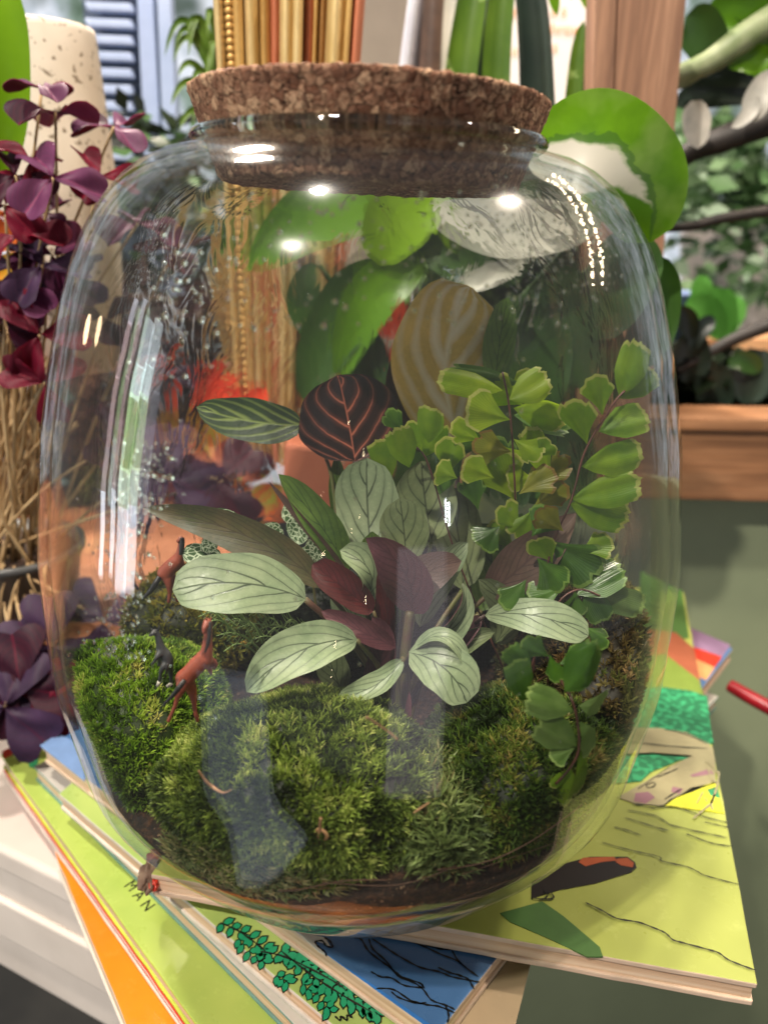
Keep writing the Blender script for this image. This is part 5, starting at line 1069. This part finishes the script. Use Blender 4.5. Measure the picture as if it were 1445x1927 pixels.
for b0, m0, t0, y, wd, mt, kw in (((830, 375), (660, 370), (468, 512), 19, 140, 'big_green', dict(a=.5, b=.6, cup=.2)), ((840, 345), (760, 400), (716, 500), 18.4, 130, 'big_lime', dict(a=.5, b=.5, cup=.25)), ((820, 340), (830, 400), (860, 478), 18, 44, 'big_lime', dict(a=.5, b=.5, cup=.3)),
                                  ((1135, 402), (980, 432), (812, 398), 17.6, 104, 'big_white', dict(a=.5, b=.45, cup=.15)), ((1200, 330), (1080, 372), (940, 372), 18.6, 90, 'big_dark', dict(a=.5, b=.5, cup=.2)), ((760, 520), (650, 590), (575, 760), 20, 120, 'big_dark', dict(a=.5, b=.6, cup=.3)),
                                  ((800, 500), (700, 560), (640, 720), 19.4, 96, 'big_green', dict(a=.5, b=.6, cup=.3)), ((780, 470), (880, 470), (990, 520), 19, 120, 'big_dark', dict(a=.5, b=.5, cup=.3)), ((850, 540), (920, 520), (985, 490), 18.2, 44, 'big_white', dict(a=.5, b=.5, cup=.3)),
                                  ((1200, 440), (1170, 520), (1120, 640), 20, 130, 'big_dark', dict(a=.5, b=.5, cup=.3)), ((1000, 540), (1080, 600), (1150, 760), 21, 140, 'big_dark', dict(a=.5, b=.5, cup=.3)), ((960, 560), (1000, 680), (960, 800), 22, 150, 'big_dark', dict(a=.5, b=.5, cup=.3)),
                                  ((600, 500), (570, 560), (590, 640), 21.6, 60, 'big_dark', dict(a=.5, b=.5, cup=.3)), ((660, 600), (690, 700), (680, 800), 21, 90, 'big_dark', dict(a=.5, b=.5, cup=.3)), ((1235, 480), (1230, 600), (1180, 700), 21, 90, 'big_dark', dict(a=.5, b=.5, cup=.3)),
                                  ((900, 700), (960, 820), (940, 960), 21, 160, 'big_dark', dict(a=.5, b=.5, cup=.3)), ((1000, 760), (1060, 860), (1050, 960), 22, 120, 'big_dark', dict(a=.5, b=.5, cup=.3)), ((820, 760), (800, 880), (760, 960), 20, 120, 'big_dark', dict(a=.5, b=.5, cup=.3))):
    leaf(bp, b0, m0, t0, y, y-.4, y, wd, [M[mt], M['big_dark']], n=20, m=10, **kw)
    tube('stem', [AY(*b0, y), (AY(*b0, y)+AY(790, 800, 24))/2, AY(790, 1000, 24)], [.2, .25, .3], M['big_dark'], bp, 6, 5)
# strap leaves above the lid
M['strap_dark'] = speck_mat('dark_strap_leaf', hexc(44, 58, 46), hexc(26, 38, 32), hexc(60, 74, 60), 3., .8, .35, .1); M['strap_green'] = speck_mat('green_strap_leaf', hexc(100, 132, 40), hexc(74, 108, 30), hexc(150, 176, 100), 2., .66, .4, .3)
M['pale_strap'] = simple('pale_bract', hexc(196, 190, 180), hexc(160, 158, 150), 3., .5)
st = empty('snake_plant', AY(930, 520, 40), 'snake plant with upright green and near black strap leaves behind the cork lid', 'houseplant')
for b0, m0, t0, y, wd, mt in (((845, 420), (875, 80), (915, -120), 42, 62, 'strap_green'), ((925, 420), (938, 60), (965, -140), 40, 54, 'strap_green'), ((1018, 500), (1008, 120), (975, -150), 38, 66, 'strap_dark'), ((900, 420), (905, 100), (925, -160), 46, 60, 'strap_dark'), ((835, 420), (845, 60), (855, -120), 45, 26, 'pale_strap'), ((1080, 420), (1078, 200), (1098, 40), 41, 34, 'strap_green'), ((1110, 500), (1105, 220), (1130, 70), 44, 70, 'strap_dark')):
    leaf(st, b0, m0, t0, y, y, y, wd, [M[mt], M[mt]], a=.12, b=.35, cup=.5, n=14, m=6)
hl = empty('hanging_leaves', AY(1080, -40, 44), 'bright lime leaf tips hanging into the picture from above in front of the poster', 'houseplant')
for b0, t0, wd in (((1036, -40), (1048, 30), 22), ((1095, -40), (1112, 24), 26), ((1060, -60), (1075, 0), 20)):
    leaf(hl, b0, ((b0[0]+t0[0])/2, (b0[1]+t0[1])/2), t0, 44, 44, 44, wd, [M['big_lime'], M['big_lime']], cup=.2, n=8, m=4)
# spider plant at the left of the frame, lime leaf at the picture's left edge
spd = empty('spider_plant', AY(420, 220, 45), 'spider plant with arching thin green leaves left of the gilded frame', 'houseplant')
for k in range(15):
    a = RNG.uniform(0, 1); t0 = (320+RNG.uniform(-15, 80), 60+a*170+RNG.uniform(-20, 20)); leaf(spd, (430, 240), ((430+t0[0])/2-10, min(240, t0[1])-RNG.uniform(10, 70)), t0, 45, 44, 43, 15, [M['strap_green'], M['strap_green']], a=.2, b=.5, cup=.5, n=12, m=4)
ll = empty('lime_leaf_plant', AY(-40, 420, 24), 'bright lime green leaf hanging at the extreme left edge', 'houseplant')
leaf(ll, (-20, -60), (22, 120), (8, 350), 24, 24, 24, 70, [M['big_lime'], M['big_green']], a=.2, b=.4, cup=.25, n=16, m=8)
# croton and orange bits
M['croton'] = speck_mat('orange_croton_leaf', hexc(206, 104, 40), hexc(176, 70, 34), hexc(150, 160, 50), 2.4, .55, .4, .25); M['croton_y'] = speck_mat('yellow_croton_leaf', hexc(206, 168, 40), hexc(214, 130, 36), hexc(150, 150, 60), 2.4, .6, .4, .25)
cr = empty('croton', (AY(300, 1000, 34)), 'croton with orange, yellow and green leaves behind the shamrock', 'houseplant')
for b0, t0, wd, y, mt in (((-30, 470), (80, 400), 60, 24, 'croton'), ((-40, 420), (60, 470), 70, 25, 'croton'), ((-20, 520), (70, 498), 50, 24, 'croton_y'), ((380, 830), (490, 850), 80, 30, 'croton_y'), ((520, 880), (400, 860), 86, 29, 'croton'), ((470, 940), (560, 970), 74, 27, 'croton'), ((380, 960), (500, 1000), 70, 26, 'croton_y'), ((330, 940), (260, 905), 50, 28, 'croton'), ((410, 760), (480, 720), 66, 32, 'croton'), ((430, 800), (560, 820), 60, 34, 'croton'), ((60, 440), (150, 380), 60, 40, 'croton'), ((100, 460), (170, 500), 60, 38, 'croton')):
    leaf(cr, b0, ((b0[0]+t0[0])/2, (b0[1]+t0[1])/2-8), t0, y, y, y, wd, [M[mt], M[mt]], a=.5, b=.6, cup=.3, n=10, m=6)
M['red_flower'] = simple('scarlet_bract', hexc(226, 74, 30), hexc(206, 50, 26), 2., .4, .1)
br = empty('bromeliad', AY(760, 900, 25), 'scarlet and orange bromeliad bracts glowing behind the dark round leaf', 'bromeliad')
for b0, t0, wd, y, mt in (((735, 610), (715, 540), 40, 22, 'red_flower'), ((745, 612), (752, 560), 36, 22, 'red_flower'), ((740, 800), (745, 640), 40, 23, 'red_flower'), ((760, 830), (790, 700), 40, 23, 'croton'), ((750, 860), (740, 720), 44, 23, 'red_flower'), ((770, 880), (800, 780), 40, 22, 'croton'), ((730, 640), (722, 590), 44, 22, 'red_flower'), ((400, 790), (430, 700), 60, 24, 'red_flower'), ((440, 800), (500, 730), 50, 24, 'red_flower')):
    leaf(br, b0, ((b0[0]+t0[0])/2+4, (b0[1]+t0[1])/2), t0, y, y, y, wd, [M[mt], M[mt]], a=.5, b=.5, cup=.4, n=10, m=6)
tb = vplane_box('terracotta_trough', [(536, 836), (668, 850), (662, 990), (530, 975)], 17.6, 6, 'terra', bev=.3); tag(tb, 'plain terracotta coloured trough behind the dark round leaf', 'trough')
# ------------------------------------------------------------------ foliage and branches at the upper right
def scatter(name, n, box, size, pal, label, mat, flat=.4):
    """loose foliage mass in a real volume, box = (x0,x1,y0,y1,z0,z1)"""
    c = np.stack([RNG.uniform(box[0], box[1], n), RNG.uniform(box[2], box[3], n), RNG.uniform(box[4], box[5], n)], 1)
    kp = np.array([mn.noise(Vector(q)/7.) > -.12 for q in c]); c = c[kp]; n = len(c)
    d = RNG.normal(size=(n, 3)); d[:, 2] *= flat; d /= np.linalg.norm(d, axis=1)[:, None]; s = np.cross(d, RNG.normal(size=(n, 3))); s /= np.linalg.norm(s, axis=1)[:, None]; L = RNG.uniform(.6, 1.3, (n, 1))*size; nn = np.cross(d, s)
    V = np.stack([c, c+d*L*.5+s*L*.28, c+d*L, c+d*L*.5-s*L*.28, c+d*L*.5+nn*L*.08], 1).reshape(-1, 3); k = np.arange(n)[:, None]*5
    F = np.concatenate([k+np.array([[0, 1, 4]]), k+np.array([[1, 2, 4]]), k+np.array([[2, 3, 4]]), k+np.array([[3, 0, 4]])])
    pal = np.array(pal); C = np.repeat(pal[RNG.integers(0, len(pal), n)]*RNG.uniform(.7, 1.25, (n, 1)), 5, 0)
    return tag(mk(name, V, F, M[mat], col=C, smooth=False), label, 'foliage', kind='stuff')
def pbox(px0, py0, px1, py1, y0, y1):
    P = [AY(a, b, y) for a in (px0, px1) for b in (py0, py1) for y in (y0, y1)]; P = np.array(P); return (P[:, 0].min(), P[:, 0].max(), y0, y1, P[:, 2].min(), P[:, 2].max())
PG = [hexc(96, 130, 84), hexc(124, 154, 112), hexc(160, 182, 156), hexc(70, 100, 60)]; PD = [hexc(24, 36, 20), hexc(36, 50, 30), hexc(18, 24, 16), hexc(52, 64, 44)]
scatter('garden_foliage', 950, pbox(1290, 250, 1470, 420, 125, 150), 6., PG, 'soft grey green foliage blurred outside the window at the right', 'moss')
scatter('garden_foliage', 300, pbox(1280, 430, 1470, 560, 120, 150), 5., PG, 'sparse green foliage in front of the white wall at the right', 'moss')
scatter('dark_foliage', 2600, pbox(1240, 690, 1470, 800, 55, 66), 3.4, PD, 'dense very dark foliage resting behind the wooden rail', 'moss')
scatter('dark_foliage', 4200, pbox(860, 430, 1110, 780, 50, 62), 4.2, [hexc(30, 48, 20), hexc(44, 66, 24), hexc(22, 34, 16), hexc(70, 92, 36), hexc(52, 74, 40)], 'dense dark green foliage behind the right half of the jar', 'moss')
scatter('dark_foliage', 1600, pbox(280, 250, 420, 760, 62, 80), 3.2, PD+PG[:1], 'dim green foliage left of the gilded frame', 'moss')
scatter('dark_foliage', 2600, pbox(-60, 560, 420, 900, 52, 62), 4., [hexc(74, 52, 40), hexc(50, 34, 28), hexc(96, 70, 50), hexc(60, 30, 40)], 'brown and purple plant clutter deep behind the shamrock', 'moss')
scatter('ground_foliage', 1500, (-80, -20, 2, 50, -128, -108), 3.4, PD+[hexc(50, 66, 20)], 'dark leafy ground cover on the floor under the bench', 'moss')
wl = simple('whitewashed_wall', hexc(214, 204, 200), hexc(190, 180, 180), 12., .7); M['wwall'] = wl
o = vplane_box('white_wall', [(1290, 400), (1700, 400), (1700, 900), (1290, 900)], 165, 4, 'wwall', bev=0); tag(o, 'pale whitewashed wall blurred far behind at the right', 'wall')
M['branch'] = simple('dark_branch_bark', hexc(42, 34, 30), hexc(28, 24, 22), 2., .6); M['branch_g'] = simple('grey_green_stalk', hexc(150, 156, 124), hexc(104, 120, 76), 3., .5)
bt_ = empty('branching_plant', AY(1560, 640, 48), 'dark branches and a pale stalk with leaves crossing the upper right', 'houseplant')
tube('branch', [AY(1240, 432, 48), AY(1300, 425, 48), AY(1360, 410, 48), AY(1460, 395, 48)], [.3, .5, .55, .6], M['branch'], bt_)
tube('branch', [AY(1240, 330, 50), AY(1300, 285, 49), AY(1360, 262, 48), AY(1460, 225, 47)], [.9, 1.1, 1.3, 1.4], M['branch'], bt_)
tube('branch', [AY(1270, 700, 54), AY(1340, 660, 54), AY(1400, 630, 53), AY(1480, 600, 52)], [.5, .7, .8, .9], M['branch'], bt_)
tube('stalk', [AY(1270, 140, 46), AY(1330, 118, 46), AY(1400, 70, 46), AY(1480, 20, 46)], [.8, 1.1, 1.4, 1.5], M['branch_g'], bt_)
tube('stalk', [AY(1230, 175, 47), AY(1285, 150, 47), AY(1350, 110, 47)], [.5, .7, .8], M['branch_g'], bt_)
for b0, m0, t0, y, wd, mt in (((1460, 60), (1400, 20), (1320, 60), 47, 90, 'big_green'), ((1340, 130), (1320, 60), (1290, 30), 47, 80, 'big_dark'), ((1400, 110), (1350, 70), (1290, 100), 48, 70, 'big_dark'), ((1460, 130), (1410, 110), (1370, 130), 46, 50, 'big_green'), ((1470, 60), (1440, 100), (1430, 150), 46, 50, 'big_green'),
                              ((1270, 140), (1360, 140), (1460, 150), 49, 42, 'strap_dark'), ((1270, 200), (1350, 170), (1460, 185), 50, 56, 'strap_dark'), ((1470, 140), (1430, 180), (1420, 230), 44, 56, 'pale_strap'), ((1300, 190), (1310, 230), (1312, 280), 45, 50, 'pale_strap'), ((1420, 180), (1410, 210), (1375, 240), 44, 28, 'pale_strap'),
                              ((1300, 640), (1290, 600), (1265, 585), 53, 40, 'strap_dark'), ((1300, 660), (1320, 620), (1345, 600), 53, 34, 'strap_dark'), ((1290, 720), (1300, 670), (1290, 620), 54, 70, 'strap_dark'), ((1400, 760), (1420, 700), (1440, 660), 54, 80, 'strap_dark'), ((1350, 780), (1340, 720), (1310, 690), 54, 70, 'strap_dark'), ((1430, 700), (1400, 680), (1370, 690), 53, 40, 'big_dark')):
    leaf(bt_, b0, m0, t0, y, y, y, wd, [M[mt], M[mt]], a=.45, b=.5, cup=.3, n=12, m=6)
M['spring'] = speck_mat('spring_green_leaf', hexc(120, 190, 84), hexc(100, 176, 66), hexc(140, 204, 100), 4., .8, .5, .35)
ly = empty('potted_lime_plant', AY(1340, 640, 70), 'spring green leafed plant blurred behind the dark branch at the right', 'houseplant')
for b0, m0, t0, wd in (((1350, 640), (1330, 590), (1285, 580), 60), ((1350, 640), (1350, 590), (1345, 540), 70), ((1355, 640), (1370, 600), (1395, 560), 50), ((1340, 630), (1320, 560), (1330, 520), 40)):
    leaf(ly, b0, m0, t0, 70, 70, 70, wd, [M['spring'], M['spring']], a=.5, b=.4, cup=.2, n=12, m=6)
M['blue_pot'] = simple('blue_glaze', hexc(120, 140, 182), hexc(100, 120, 164), 5., .4)
pot('blue_pot', (1284, 548), 78, 34, 9., 'blue_pot', 'blurred blue flower pot behind the right edge of the jar')
M['tan'] = simple('pale_timber', hexc(214, 164, 120), hexc(196, 142, 100), 6., .6)
o = vplane_box('pale_ledge', [(1270, 636), (1700, 640), (1700, 664), (1270, 664)], 80, 8, 'tan'); tag(o, 'pale timber ledge under the blurred blue pot and spring green plant', 'ledge')
# red cord at the right
M['red_cord'] = simple('dark_red_lacquer', hexc(150, 18, 30), hexc(120, 10, 22), 3., .35)
tag(tube('red_rod', [GZ(1372, 1290, -2.6), GZ(1410, 1312, -2.8), GZ(1480, 1350, -3.2), GZ(1560, 1396, -3.6)], [.55, .6, .62, .62], M['red_cord'], None, 10), 'dark red lacquered rod sticking out beyond the books at the right edge', 'rod')
bevel(tag(mk('blue_box', *box_g(GZ(1345, 1330, -4.4)+[-5, 0, 0], GZ(1386, 1264, -4.4)-GZ(1345, 1330, -4.4), [-6, 4, 0], [0, 0, 1.25]), M['i_sky'], smooth=False), 'small bright blue box under the far right corner of the blue book', 'box'), .1)
